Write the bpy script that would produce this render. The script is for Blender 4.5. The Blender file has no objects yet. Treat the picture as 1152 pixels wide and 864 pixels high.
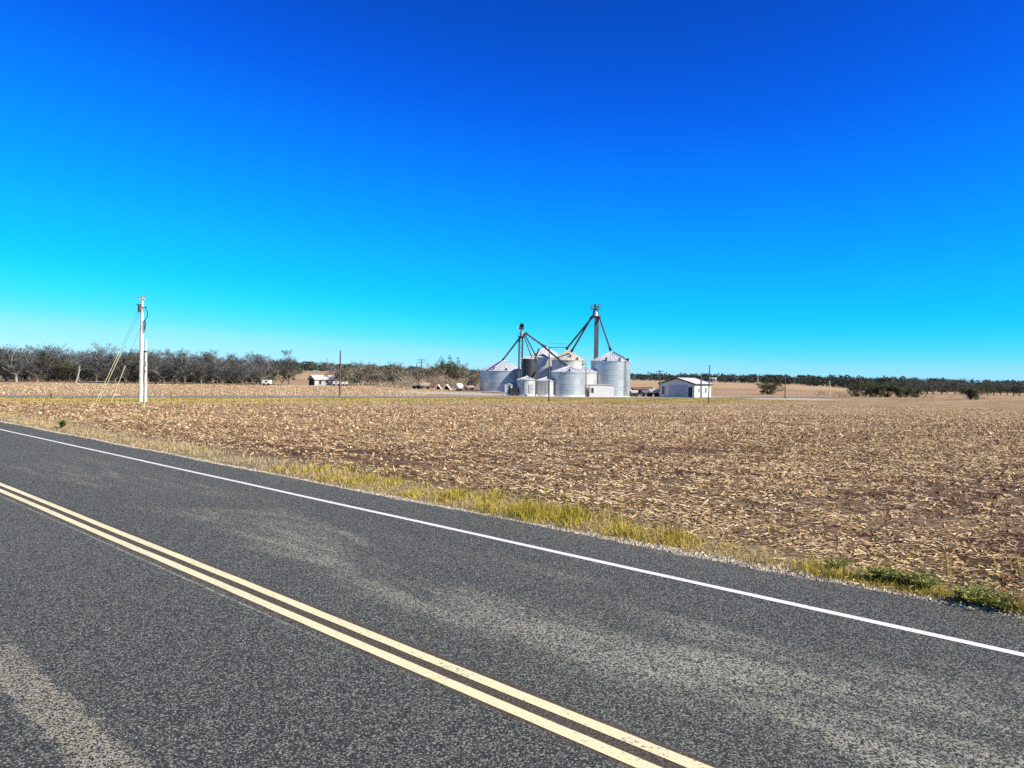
import bpy, math, random
import numpy as np
from mathutils import Vector, Matrix
PI = math.pi
rng = np.random.default_rng(7)
random.seed(7)
sc = bpy.context.scene
COL = sc.collection
R = math.radians

# ------------------------------------------------------------------ camera frame and terrain
F, ROLL, PITCH, CAMH = 840.0, R(1.0), R(0.41), 2.4
cr = np.array([math.cos(ROLL), 0, math.sin(ROLL)])
cf = np.array([0, math.cos(PITCH), -math.sin(PITCH)])
cr = cr - cf * (cr @ cf); cr /= np.linalg.norm(cr)
cu = np.cross(cr, cf)

def at(px, py, Y):
    """world point seen at photo pixel (1152x864) at depth Y metres"""
    d = cr * (px - 576) / F + cu * (432 - py) / F + cf
    return Vector(d / d[1] * Y + np.array([0, 0, CAMH]))

def mpp(Y): return Y / F

TH = R(47.2); CT, ST = math.cos(TH), math.sin(TH)
def LT(X, Y): return X * CT + Y * ST, -X * ST + Y * CT      # across / along the highway
def XY(L, t): return L * CT - t * ST, L * ST + t * CT
L_EDGE = 9.25
P0 = (-57.45, 83.8); D0 = np.array([.824, .567]); N0 = np.array([-.567, .824])   # the county road

def sstep(x, a, b):
    t = np.clip((x - a) / (b - a), 0, 1)
    return t * t * (3 - 2 * t)

def terrain(X, Y):
    X = np.asarray(X, float); Y = np.asarray(Y, float)
    z = np.interp(Y, [0, 12, 20, 75, 100, 150, 200, 260, 400, 550, 900, 2500, 9000],
                  [0, 0, -.10, -.57, -.60, -.75, -.72, -.35, 1.0, 2.3, 3.2, 5, 8])
    u = X / np.maximum(Y, 5)
    right = sstep(u, .36, .55)
    z = np.where(Y > 150, z * (1 - right) + right * np.minimum(z, -.95 * sstep(Y, 120, 260) - .6 * (1 - sstep(Y, 120, 260)) + sstep(Y, 350, 900) * 2), z)
    left = 1 - sstep(u, -.25, .05)
    z = z + left * (2.9 * sstep(Y, 230, 500) + .35 * sstep(Y, 120, 185))
    L, t = LT(X, Y)
    q = sstep(L - L_EDGE, 0, 14)
    und = .10 * np.sin(X * .045 + 1.3) * np.sin(Y * .031) * sstep(L, 14, 40)
    return np.where(L < L_EDGE - .15, -.05, -.015 + (z + und + .0) * q)

def gz(x, y): return float(terrain(x, y))
def ground_at(px, Y):
    p = at(px, 440, Y)
    return Vector((p.x, Y, gz(p.x, Y)))

# ------------------------------------------------------------------ materials
MATS = {}
def newmat(name):
    m = bpy.data.materials.new(name); m.use_nodes = True
    nt = m.node_tree
    return m, nt, nt.nodes['Principled BSDF']

class NT:
    """small helper to wire shader nodes"""
    def __init__(s, nt): s.nt = nt; s.n = nt.nodes; s.l = nt.links
    def new(s, t, **k):
        n = s.n.new(t)
        for a, b in k.items(): setattr(n, a, b)
        return n
    def put(s, sock, v):
        if isinstance(v, (int, float)): sock.default_value = v
        elif isinstance(v, (tuple, list)):
            sock.default_value = tuple(v) + ((1,) if len(v) == 3 and sock.type == 'RGBA' else ())
        else: s.l.new(v, sock)
    def math(s, op, a, b=0.0, c=None, clamp=False):
        n = s.new('ShaderNodeMath', operation=op); n.use_clamp = clamp
        s.put(n.inputs[0], a); s.put(n.inputs[1], b)
        if c is not None: s.put(n.inputs[2], c)
        return n.outputs[0]
    def mix(s, f, a, b, blend='MIX'):
        n = s.new('ShaderNodeMix', data_type='RGBA', blend_type=blend)
        s.put(n.inputs[0], f); s.put(n.inputs[6], a); s.put(n.inputs[7], b)
        return n.outputs[2]
    def step(s, v, a, b):
        n = s.new('ShaderNodeMapRange', interpolation_type='SMOOTHSTEP')
        s.put(n.inputs[0], v); s.put(n.inputs[1], a); s.put(n.inputs[2], b)
        return n.outputs[0]
    def noise(s, vec, scale, detail=3, rough=.55, dist=0):
        n = s.new('ShaderNodeTexNoise'); s.l.new(vec, n.inputs['Vector'])
        n.inputs['Scale'].default_value = scale; n.inputs['Detail'].default_value = detail
        n.inputs['Roughness'].default_value = rough; n.inputs['Distortion'].default_value = dist
        return n.outputs['Fac']
    def voro(s, vec, scale, out='Distance'):
        n = s.new('ShaderNodeTexVoronoi'); s.l.new(vec, n.inputs['Vector'])
        n.inputs['Scale'].default_value = scale
        return n.outputs[out]
    def pos(s): return s.new('ShaderNodeNewGeometry').outputs['Position']
    def sep(s, v):
        n = s.new('ShaderNodeSeparateXYZ'); s.l.new(v, n.inputs[0]); return n.outputs
    def comb(s, x, y, z=0.0):
        n = s.new('ShaderNodeCombineXYZ')
        for i, v in enumerate((x, y, z)): s.put(n.inputs[i], v)
        return n.outputs[0]
    def ramp(s, f, stops):
        n = s.new('ShaderNodeValToRGB'); e = n.color_ramp.elements
        while len(e) < len(stops): e.new(.5)
        for el, (p, c) in zip(e, stops): el.position = p; el.color = tuple(c) + (1,)
        s.put(n.inputs[0], f); return n.outputs[0]
    def bump(s, h, strength=.5, dist=.02):
        n = s.new('ShaderNodeBump'); n.inputs['Strength'].default_value = strength
        n.inputs['Distance'].default_value = dist; s.l.new(h, n.inputs['Height'])
        return n.outputs[0]
    def attr(s, name):
        n = s.new('ShaderNodeAttribute'); n.attribute_name = name; return n.outputs['Fac']
    def objrand(s): return s.new('ShaderNodeObjectInfo').outputs['Random']
    def dot2(s, xyz, a, b, c=0.0):
        return s.math('ADD', s.math('MULTIPLY_ADD', xyz[0], a, c), s.math('MULTIPLY', xyz[1], b))

def simple(name, col, rough=.6, metal=0, var=.15, scale=3, bump=0, grain=None):
    m, nt, b = newmat(name); t = NT(nt)
    tc = t.new('ShaderNodeTexCoord').outputs['Object']
    if grain: 
        mp = t.new('ShaderNodeMapping'); mp.inputs['Scale'].default_value = grain; t.l.new(tc, mp.inputs[0]); tc = mp.outputs[0]
    n = t.noise(tc, scale, 4, .6)
    f = t.step(n, .3, .7)
    c = t.mix(f, tuple(x * (1 - var) for x in col), tuple(min(1, x * (1 + var)) for x in col))
    t.l.new(c, b.inputs['Base Color'])
    b.inputs['Roughness'].default_value = rough; b.inputs['Metallic'].default_value = metal
    if bump: t.l.new(t.bump(n, bump, .02), b.inputs['Normal'])
    return m

def tonemat(name, stops, rough=.9, trans=0.0, rnd=.25):
    """colour chosen per face by the mesh's own 'tone' attribute, shifted a little per object"""
    m, nt, b = newmat(name); t = NT(nt)
    a = t.attr('tone')
    v = t.math('ADD', a, t.math('MULTIPLY', t.math('SUBTRACT', t.objrand(), .5), rnd), clamp=True)
    t.l.new(t.ramp(v, stops), b.inputs['Base Color'])
    b.inputs['Roughness'].default_value = rough
    b.inputs['Specular IOR Level'].default_value = .15
    if trans:
        tr = t.new('ShaderNodeBsdfTranslucent'); t.l.new(t.ramp(v, stops), tr.inputs[0])
        mx = t.new('ShaderNodeMixShader'); mx.inputs[0].default_value = trans
        t.l.new(b.outputs[0], mx.inputs[1]); t.l.new(tr.outputs[0], mx.inputs[2])
        t.l.new(mx.outputs[0], nt.nodes['Material Output'].inputs[0])
    return m

def make_ground_mat():
    m, nt, b = newmat('ground_soil'); t = NT(nt)
    P = t.pos(); s = t.sep(P)
    L = t.dot2(s, CT, ST); al = t.dot2(s, -ST, CT)
    cc = t.dot2(s, float(N0[0]), float(N0[1]), -float(N0 @ np.array(P0)))
    flat = t.comb(s[0], s[1], 0.0)
    big = t.noise(flat, .035, 3, .5); mid = t.noise(flat, .35, 3, .6); fl2 = t.comb(t.math('MULTIPLY', s[0], .42), s[1]); fine = t.noise(fl2, 9, 4, .7, .6)
    fine2 = t.noise(fl2, 3.6, 4, .7, .8)
    rows = t.noise(t.comb(t.math('MULTIPLY', cc, .55), t.math('MULTIPLY', al, .03)), 1.0, 3, .6)
    # harvested field: dark brown soil with straw residue
    straw = t.math('ADD', t.math('MULTIPLY', fine, .60), t.math('MULTIPLY', fine2, .40))
    streak = t.noise(t.comb(t.math('MULTIPLY', s[0], .10), t.math('MULTIPLY', s[1], .45)), 1.0, 4, .6, .8)
    bias = t.math('MULTIPLY', t.math('SUBTRACT', t.math('ADD', t.math('MULTIPLY', mid, .35), t.math('MULTIPLY', streak, .65)), .5), .62)
    k = t.math('MULTIPLY', t.step(t.math('ADD', straw, bias), .44, .62), t.math('SUBTRACT', 1.0, t.math('MULTIPLY', t.math('SUBTRACT', 1.0, t.step(s[1], 20, 50)), .45)))
    soilc = t.mix(mid, (.050, .028, .018), (.085, .048, .030))
    strawc = t.mix(big, (.38, .27, .15), (.48, .365, .21))
    field = t.mix(k, soilc, strawc)
    far = t.step(s[1], 30, 75)
    field = t.mix(t.math('MULTIPLY', far, .55), field, t.mix(t.step(streak, .35, .65), (.28, .175, .09), (.52, .38, .21)))
    # yellow-green grass band beside the county road
    gn = t.math('MULTIPLY', t.math('SUBTRACT', mid, .5), 9.0)
    g1 = t.step(t.math('ADD', cc, gn), -21, -14)
    grass = t.mix(t.step(fine2, .35, .65), t.mix(mid, (.34, .27, .075), (.21, .20, .045)), (.42, .34, .13))
    c = t.mix(t.math('MULTIPLY', t.math('MULTIPLY', g1, .8), t.math('SUBTRACT', 1.0, t.step(s[0], 40, 62))), field, grass)
    # beyond the county road: dry tan grass, then hill fields
    g2 = t.step(cc, 4.0, 6.0)
    dry = t.mix(t.step(fine2, .3, .7), (.30, .19, .115), t.mix(big, (.40, .28, .17), (.33, .25, .13)))
    c = t.mix(g2, c, dry)
    hill = t.step(s[1], 210, 300)
    band = t.noise(t.comb(t.math('MULTIPLY', s[0], .002), t.math('MULTIPLY', s[1], .02)), 1.0, 4, .6)
    c = t.mix(hill, c, t.mix(t.step(band, .35, .65), (.30, .19, .10), (.42, .30, .17)))
    # pale gravel yard around the bins and shed
    dx = t.math('MULTIPLY', t.math('SUBTRACT', s[0], 20), 1 / 48.0); dy = t.math('MULTIPLY', t.math('SUBTRACT', s[1], 152), 1 / 17.0)
    rr = t.math('ADD', t.math('ADD', t.math('MULTIPLY', dx, dx), t.math('MULTIPLY', dy, dy)), t.math('MULTIPLY', t.math('SUBTRACT', mid, .5), .9))
    yard = t.math('SUBTRACT', 1.0, t.step(rr, .75, 1.05))
    c = t.mix(yard, c, t.mix(fine2, (.38, .34, .27), (.48, .43, .35)))
    # verge of the highway: gravel, then soil under the grass
    jit = t.math('MULTIPLY', t.math('SUBTRACT', mid, .5), 1.1)
    Lj = t.math('ADD', L, jit)
    verge = t.math('SUBTRACT', 1.0, t.step(Lj, 10.2, 12.2))
    c = t.mix(verge, c, t.mix(k, (.20, .15, .08), (.46, .38, .18)))
    grav = t.math('SUBTRACT', 1.0, t.step(t.math('ADD', L, t.math('MULTIPLY', jit, .5)), 9.32, 9.62))
    gf = t.noise(flat, 14, 3, .7)
    c = t.mix(grav, c, t.mix(t.step(gf, .35, .65), (.16, .13, .10), (.46, .40, .32)))
    t.l.new(c, b.inputs['Base Color']); b.inputs['Roughness'].default_value = .95
    b.inputs['Specular IOR Level'].default_value = .1
    h = t.math('ADD', t.math('MULTIPLY', fine, .7), t.math('MULTIPLY', fine2, 1.0))
    t.l.new(t.bump(h, .9, .22), b.inputs['Normal'])
    return m

def make_asphalt():
    m, nt, b = newmat('chip_seal_asphalt'); t = NT(nt)
    P = t.pos(); s = t.sep(P)
    L = t.dot2(s, CT, ST); al = t.dot2(s, -ST, CT)
    flat = t.comb(s[0], s[1], 0.0)
    v1 = t.voro(flat, 95, 'Color'); chip = t.sep(v1)[0]
    v2 = t.voro(flat, 62, 'Color'); chip2 = t.sep(v2)[1]
    n1 = t.noise(flat, 52, 4, .8); n2 = t.noise(flat, 18, 4, .8, .4); n3 = t.noise(flat, 17, 4, .8)
    road = t.comb(t.math('MULTIPLY', L, 1.0), t.math('MULTIPLY', al, .22))
    wear = t.noise(road, 1.1, 4, .62, .5); wear2 = t.noise(road, .30, 3, .5)
    lane = t.math('MULTIPLY', t.step(L, 4.6, 5.3), t.math('SUBTRACT', 1.0, t.step(L, 7.0, 7.6)))
    shoulder = t.step(L, 8.25, 8.9)
    w = t.math('MULTIPLY', t.step(t.math('ADD', t.math('MULTIPLY', wear, .6), t.math('MULTIPLY', wear2, .4)), .40, .62), t.math('ADD', t.math('MULTIPLY', lane, .95), t.math('ADD', .12, t.math('MULTIPLY', shoulder, .4))))
    fade = t.step(al, 26, 12)
    w = t.math('MULTIPLY', w, t.math('SUBTRACT', 1.0, t.step(al, 14, 30)))
    g = t.math('ADD', t.math('MULTIPLY', chip, .42), t.math('ADD', t.math('MULTIPLY', n1, .38), t.math('MULTIPLY', n3, .20)))
    base = t.mix(t.step(g, .34, .62), (.020, .022, .020), t.mix(t.step(wear2, .35, .65), (.068, .071, .058), (.088, .091, .072)))
    c = t.mix(t.step(t.math('ADD', t.math('MULTIPLY', chip, .55), t.math('MULTIPLY', n1, .45)), .60, .74), base, (.30, .30, .245))
    # pale worn patches: exposed limestone chips
    thr = t.math('MULTIPLY_ADD', w, -.20, .70)
    pc = t.step(t.math('ADD', t.math('MULTIPLY', chip2, .40), t.math('ADD', t.math('MULTIPLY', n1, .40), t.math('MULTIPLY', n3, .20))), thr, t.math('ADD', thr, .07))
    c = t.mix(t.math('MULTIPLY', pc, t.math('MULTIPLY_ADD', w, .85, .04)), c, (.43, .41, .31))
    # bare tan strip on the near lane and the fine pale seam beside the centre line
    jit = t.math('MULTIPLY', t.math('SUBTRACT', t.noise(flat, 6, 3, .7), .5), .35)
    Lj = t.math('ADD', L, jit)
    strip = t.math('MULTIPLY', t.step(Lj, 1.50, 1.56), t.math('SUBTRACT', 1.0, t.step(Lj, 1.80, 1.88)))
    strip = t.math('MULTIPLY', strip, t.math('SUBTRACT', 1.0, t.step(al, 6.5, 9.0)))
    c = t.mix(t.math('MULTIPLY', strip, t.math('MULTIPLY_ADD', t.step(t.math('ADD', t.math('MULTIPLY', chip, .5), t.math('MULTIPLY', n1, .5)), .44, .56), .8, .0)), c, (.46, .41, .30))
    seam = t.math('MULTIPLY', t.step(L, 3.80, 3.815), t.math('SUBTRACT', 1.0, t.step(L, 3.83, 3.845)))
    c = t.mix(t.math('MULTIPLY', seam, t.math('MULTIPLY', t.step(n2, .4, .6), t.step(al, 4, 8))), c, (.42, .36, .27))
    brown = t.math('MULTIPLY', t.step(L, 3.86, 3.93), t.math('SUBTRACT', 1.0, t.step(L, 4.30, 4.36)))
    c = t.mix(t.math('MULTIPLY', brown, .8), c, t.mix(t.step(n1, .4, .65), (.035, .025, .018), (.19, .13, .08)))
    t.l.new(c, b.inputs['Base Color']); b.inputs['Roughness'].default_value = .82
    b.inputs['Specular IOR Level'].default_value = .3
    h = t.math('ADD', t.math('MULTIPLY', chip, .7), t.math('ADD', n1, t.math('MULTIPLY', chip2, .5)))
    t.l.new(t.bump(h, 1.0, .022), b.inputs['Normal'])
    return m

def make_paint(name, col):
    m, nt, b = newmat(name); t = NT(nt)
    P = t.pos(); s = t.sep(P); flat = t.comb(s[0], s[1], 0.0)
    n = t.noise(flat, 26, 4, .75); n2 = t.noise(flat, 1.3, 3, .6)
    k = t.step(t.math('ADD', n, t.math('MULTIPLY', n2, .34)), .49, .59)
    c = t.mix(k, (.12, .11, .09), t.mix(n2, tuple(x * .86 for x in col), col))
    t.l.new(c, b.inputs['Base Color']); b.inputs['Roughness'].default_value = .6
    t.l.new(t.bump(n, .35, .01), b.inputs['Normal'])
    return m

def make_galv(name, col, rough=.36, metal=.55, pitch=.11):
    """corrugated galvanised steel: rings of corrugation, sheet seams, a little staining"""
    m, nt, b = newmat(name); t = NT(nt)
    tc = t.new('ShaderNodeTexCoord').outputs['Object']; s = t.sep(tc)
    ang = t.math('ARCTAN2', s[1], s[0])
    sheet = t.comb(t.math('FLOOR', t.math('MULTIPLY', ang, 14 / (2 * PI))), t.math('FLOOR', t.math('MULTIPLY', s[2], 1 / 1.1)))
    wn = t.new('ShaderNodeTexWhiteNoise', noise_dimensions='2D'); t.l.new(sheet, wn.inputs['Vector'])
    st = t.noise(t.comb(t.math('MULTIPLY', ang, 9.0), 0.0, t.math('MULTIPLY', s[2], .35)), 1.6, 4, .7)
    v = t.math('ADD', t.math('MULTIPLY', wn.outputs['Value'], .5), t.math('MULTIPLY', st, .7))
    c = t.mix(t.step(v, .25, .95), tuple(x * .76 for x in col), col)
    t.l.new(c, b.inputs['Base Color']); b.inputs['Metallic'].default_value = metal
    b.inputs['Roughness'].default_value = rough
    return m

M = {}
M['ground'] = make_ground_mat(); M['asphalt'] = make_asphalt()
M['white_paint'] = make_paint('white_road_paint', (.68, .66, .60)); M['yellow_paint'] = make_paint('yellow_road_paint', (.66, .61, .35))
M['lane'] = simple('grey_lane', (.17, .158, .14), .9, 0, .3, .4)
M['galv'] = make_galv('galvanised_wall', (.52, .54, .56)); M['galv_dull'] = make_galv('dull_galvanised_wall', (.30, .31, .32), .55, .2)
M['galv_white'] = make_galv('bright_galvanised_wall', (.53, .53, .52), .5, .35)
M['galv_shade'] = make_galv('shade_dark_bin_wall', (.042, .042, .046), .6, .2)  # near-black base colour carries the dark of the bin's shaded side
M['roof_metal'] = simple('bin_roof_metal', (.50, .51, .52), .5, .3, .1, 2)
M['roof_cream'] = simple('cream_bin_roof_metal', (.44, .41, .33), .55, .1, .1, 2)
M['dark_metal'] = simple('dark_weathered_steel', (.055, .055, .06), .55, .4, .3, 4)
M['grey_metal'] = simple('grey_steel_tube', (.30, .31, .33), .45, .6, .2, 4)
M['leg_metal'] = simple('weathered_leg_casing', (.085, .085, .09), .6, .3, .25, 3)
M['weathered_wall'] = simple('weathered_white_boards', (.40, .39, .37), .7, 0, .2, 3)
M['white_wall'] = simple('white_painted_siding', (.58, .57, .55), .6, 0, .05, 3)
M['white_roof'] = simple('white_metal_roof', (.50, .485, .46), .5, .05, .06, 2)
M['brown_roof'] = simple('rusty_brown_roof', (.17, .075, .05), .8, 0, .35, 3)
M['dark'] = simple('dark_opening', (.02, .02, .023), .6, 0, .3, 3)
M['glass'] = simple('dark_window_glass', (.03, .04, .05), .12, 0, .2, 3)
M['pale_wood'] = simple('bleached_pole_wood', (.52, .49, .44), .85, 0, .3, 3, .3, (6, 6, .6))
M['dark_wood'] = simple('dark_pole_wood', (.085, .065, .05), .9, 0, .3, 3, .3, (6, 6, .6))
M['guard'] = simple('yellowed_guy_guard', (.50, .45, .27), .6, 0, .08, 3)
M['wire'] = simple('wire_steel', (.10, .10, .11), .5, .5, .1, 3)
M['insul'] = simple('brown_insulator', (.10, .06, .05), .3, 0, .1, 3)
M['door_grey'] = simple('pale_grey_door', (.34, .36, .38), .5, .1, .15, 3); M['trim_grey'] = simple('grey_trim', (.16, .17, .19), .6, 0, .1, 3)
M['bark'] = simple('grey_bark', (.15, .14, .13), .95, 0, .35, 5, .4)
M['bark_pale'] = simple('pale_bark', (.32, .29, .25), .95, 0, .25, 5, .4)
M['cream'] = simple('cream_boards', (.66, .55, .40), .8, 0, .15, 3)
M['rubber'] = simple('tyre_rubber', (.02, .02, .02), .85, 0, .2, 5)
M['twig'] = tonemat('grey_twigs', [(0, (.046, .050, .060)), (.5, (.105, .110, .122)), (.85, (.20, .20, .205)), (1, (.07, .08, .05))])
M['oakleaf'] = tonemat('dull_oak_leaves', [(0, (.024, .028, .022)), (.5, (.052, .056, .038)), (1, (.115, .108, .065))], trans=.2)
M['greenleaf'] = tonemat('dark_evergreen_leaves', [(0, (.028, .036, .017)), (.5, (.062, .075, .032)), (1, (.16, .15, .07))], trans=.2)
M['drytwig'] = tonemat('dry_tan_twigs', [(0, (.16, .11, .07)), (.5, (.36, .27, .17)), (1, (.58, .48, .33))])
M['rust_twig'] = tonemat('rusty_dry_weeds', [(0, (.12, .05, .03)), (.5, (.32, .15, .08)), (1, (.46, .27, .14))])
M['farleaf'] = tonemat('far_wood_leaves', [(0, (.026, .031, .027)), (.5, (.052, .058, .044)), (1, (.105, .098, .072))])
M['straw'] = tonemat('straw_residue', [(0, (.07, .036, .022)), (.35, (.25, .145, .07)), (.62, (.56, .41, .22)), (1, (.74, .62, .40))], rnd=0)
M['verge'] = tonemat('verge_grass_blades', [(0, (.10, .12, .025)), (.35, (.30, .25, .035)), (.7, (.50, .38, .06)), (.86, (.54, .41, .12)), (1, (.50, .38, .22))], trans=.3, rnd=0)
M['weed'] = tonemat('weed_leaves', [(0, (.09, .12, .03)), (.6, (.22, .25, .06)), (1, (.46, .42, .13))], trans=.25, rnd=.1)
M['dryweed'] = tonemat('tall_dry_weed', [(0, (.36, .25, .10)), (1, (.66, .52, .24))], trans=.2, rnd=.1)
M['stone'] = tonemat('pale_gravel', [(0, (.13, .11, .085)), (1, (.50, .44, .35))], rnd=0)

# ------------------------------------------------------------------ mesh helpers
class MB:
    def __init__(s): s.v = []; s.f = []; s.t = []
    def add(s, v, f, tone=None):
        o = len(s.v); s.v += [tuple(p) for p in v]; s.f += [tuple(i + o for i in q) for q in f]
        s.t += [random.random() if tone is None else tone] * len(f)
    def box(s, c, d, rot=None):
        x, y, z = d[0] / 2, d[1] / 2, d[2] / 2
        v = [Vector(p) for p in ((-x, -y, -z), (x, -y, -z), (x, y, -z), (-x, y, -z), (-x, -y, z), (x, -y, z), (x, y, z), (-x, y, z))]
        if rot is not None: v = [rot @ p for p in v]
        s.add([p + Vector(c) for p in v], [(0, 3, 2, 1), (4, 5, 6, 7), (0, 1, 5, 4), (1, 2, 6, 5), (2, 3, 7, 6), (3, 0, 4, 7)])
    def tube(s, pts, rad, n=8, cap=True, tone=None):
        pts = [Vector(p) for p in pts]
        if not isinstance(rad, (list, tuple)): rad = [rad] * len(pts)
        v = []; f = []
        for i, p in enumerate(pts):
            d = (pts[min(i + 1, len(pts) - 1)] - pts[max(i - 1, 0)]).normalized()
            a = d.cross(Vector((0, 0, 1))) if abs(d.z) < .95 else d.cross(Vector((0, 1, 0)))
            a.normalize(); b = d.cross(a)
            for k in range(n):
                w = 2 * PI * k / n
                v.append(p + (a * math.cos(w) + b * math.sin(w)) * rad[i])
        for i in range(len(pts) - 1):
            for k in range(n):
                f.append((i * n + k, i * n + (k + 1) % n, (i + 1) * n + (k + 1) % n, (i + 1) * n + k))
        if cap: f.append(tuple(range(n))); f.append(tuple(range((len(pts) - 1) * n, len(pts) * n))[::-1])
        s.add(v, f, tone)
    def lathe(s, prof, c=(0, 0, 0), n=48):
        v = []; f = []
        for r, z in prof:
            for k in range(n):
                w = 2 * PI * k / n; v.append((c[0] + r * math.cos(w), c[1] + r * math.sin(w), c[2] + z))
        for i in range(len(prof) - 1):
            for k in range(n):
                f.append((i * n + k, i * n + (k + 1) % n, (i + 1) * n + (k + 1) % n, (i + 1) * n + k))
        if prof[0][0] > 1e-4: f.append(tuple(range(n))[::-1])
        if prof[-1][0] > 1e-4: f.append(tuple(range((len(prof) - 1) * n, len(prof) * n)))
        s.add(v, f)
    def build(s, name, mat, parent=None, loc=None, smooth=False):
        me = bpy.data.meshes.new(name); me.from_pydata(s.v, [], s.f); me.update()
        a = me.attributes.new('tone', 'FLOAT', 'FACE'); a.data.foreach_set('value', s.t)
        if smooth: me.polygons.foreach_set('use_smooth', [True] * len(me.polygons))
        me.materials.append(mat)
        o = bpy.data.objects.new(name, me); COL.objects.link(o)
        if parent: o.parent = parent
        if loc is not None: o.location = loc
        return o

def poly_obj(name, verts, nper, mat, tone, parent=None):
    """fast build of many separate n-gons: verts (N*nper, 3)"""
    nv = len(verts); nf = nv // nper
    me = bpy.data.meshes.new(name)
    me.vertices.add(nv); me.vertices.foreach_set('co', np.asarray(verts, np.float32).ravel())
    me.loops.add(nv); me.loops.foreach_set('vertex_index', np.arange(nv, dtype=np.int32))
    me.polygons.add(nf); me.polygons.foreach_set('loop_start', np.arange(0, nv, nper, dtype=np.int32))
    me.update(calc_edges=True)
    a = me.attributes.new('tone', 'FLOAT', 'FACE'); a.data.foreach_set('value', np.asarray(tone, np.float32))
    me.materials.append(mat)
    o = bpy.data.objects.new(name, me); COL.objects.link(o)
    if parent: o.parent = parent
    return o

def tag(o, label=None, cat=None, group=None, kind=None):
    if label: o['label'] = label
    if cat: o['category'] = cat
    if group: o['group'] = group
    if kind: o['kind'] = kind
    return o
def empty(name, loc, rz=0, label=None, cat=None, group=None):
    o = bpy.data.objects.new(name, None); COL.objects.link(o)
    o.location = loc; o.rotation_euler.z = rz; o.empty_display_size = .3
    return tag(o, label, cat, group)
def copy_tree(o, parent=None):
    c = o.copy(); COL.objects.link(c); c.parent = parent
    for ch in list(o.children): copy_tree(ch, c)
    return c

# ------------------------------------------------------------------ ground sheet
def build_ground():
    nr, na = 190, 420
    rad = np.concatenate([[0.0], np.geomspace(1.2, 9000, nr)])
    # finer angular steps in front
    a = np.linspace(0, 1, na, endpoint=False)
    ang = 2 * PI * a - .0
    X = rad[:, None] * np.sin(ang)[None]; Y = rad[:, None] * np.cos(ang)[None]
    Z = terrain(X, Y)
    Z[X**2 + Y**2 > 1e10] = 0
    V = np.stack([X, Y, Z], -1).reshape(-1, 3)
    i, k = np.meshgrid(np.arange(nr), np.arange(na), indexing='ij')
    k2 = (k + 1) % na
    f = np.stack([i * na + k, i * na + k2, (i + 1) * na + k2, (i + 1) * na + k], -1).reshape(-1, 4)[:, ::-1]
    me = bpy.data.meshes.new('ground')
    me.from_pydata(V.tolist(), [], f[na:].tolist() + [(0, na + (q + 1) % na, na + q)[::1] for q in range(na)])
    me.update(); me.polygons.foreach_set('use_smooth', [True] * len(me.polygons))
    me.materials.append(M['ground'])
    o = bpy.data.objects.new('ground', me); COL.objects.link(o)
    return tag(o, kind='structure')
build_ground()

def strip(name, mat, Ls, ts, z, jit=0.0, thick=0):
    """a sheet along the highway from across-positions Ls and along-positions ts"""
    mb = MB(); v = []; f = []; n = len(Ls)
    for t in ts:
        for j, L in enumerate(Ls):
            d = random.uniform(-jit, jit) + (jit * 1.5 * math.sin(t * .9) if jit else 0) if j in (0, n - 1) else 0
            x, y = XY(L + d, t); v.append((x, y, z))
    for i in range(len(ts) - 1):
        for j in range(n - 1):
            f.append((i * n + j, i * n + j + 1, (i + 1) * n + j + 1, (i + 1) * n + j))
    if thick:
        o = len(v)
        for i, t in enumerate(ts): v.append((v[i * n + n - 1][0], v[i * n + n - 1][1], z - thick))
        for i in range(len(ts) - 1): f.append((i * n + n - 1, o + i, o + i + 1, (i + 1) * n + n - 1))
    mb.add(v, f)
    o = mb.build(name, mat); return tag(o, kind='structure')
ts = list(np.concatenate([np.arange(-40, 45, .3), np.arange(45, 400, 5)]))
strip('road', M['asphalt'], [-1.1, 2, 4.1, 6, L_EDGE], ts, 0.0, .045, .12)
strip('edge_line', M['white_paint'], [7.99, 8.105], ts, .004, .003)
cl = strip('center_line', M['yellow_paint'], [4.155, 4.27], ts, .004, .003); cl.name = 'center_line'
strip('center_line', M['yellow_paint'], [3.93, 4.045], ts, .004, .003)

def county_road():
    mb = MB(); v = []; f = []
    tt = np.arange(-32, 165, 4.0)
    for t in tt:
        for w in (-3.2, 0, 3.2):
            q = np.array(P0) + D0 * t + N0 * w
            v.append((q[0], q[1], gz(*q) + (.10 if w == 0 else .05)))
    for i in range(len(tt) - 1):
        for j in range(2): f.append((i * 3 + j, i * 3 + j + 1, i * 3 + j + 4, i * 3 + j + 3))
    mb.add(v, f)
    return tag(mb.build('lane', M['lane']), kind='structure')
county_road()

# ------------------------------------------------------------------ field residue, verge grass, gravel
def cross_dist(X, Y): return (X - P0[0]) * N0[0] + (Y - P0[1]) * N0[1]
def in_view(X, Y, m=3): return (np.abs(X) < .74 * Y + m) & (Y > 1)

def scatter_quads(x, y, z, ln, wd, tilt, tone, lift=.01):
    n = len(x); a = np.where(rng.uniform(0, 1, n) < .72, rng.normal(-.12, .38, n), rng.uniform(0, 2 * PI, n))
    dx, dy = np.cos(a), np.sin(a)
    tz = np.tan(tilt) * rng.choice([-1, 1], n)
    d = np.stack([dx, dy, tz], -1) * ln[:, None] / 2
    roll = rng.normal(0, .4, n)
    w = np.stack([-dy * np.cos(roll), dx * np.cos(roll), np.sin(roll)], -1) * wd[:, None] / 2
    c = np.stack([x, y, z + lift + np.abs(d[:, 2]) * .75], -1)
    return np.stack([c - d - w, c + d - w * .6, c + d + w * .6, c - d + w], 1).reshape(-1, 3), tone

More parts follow.
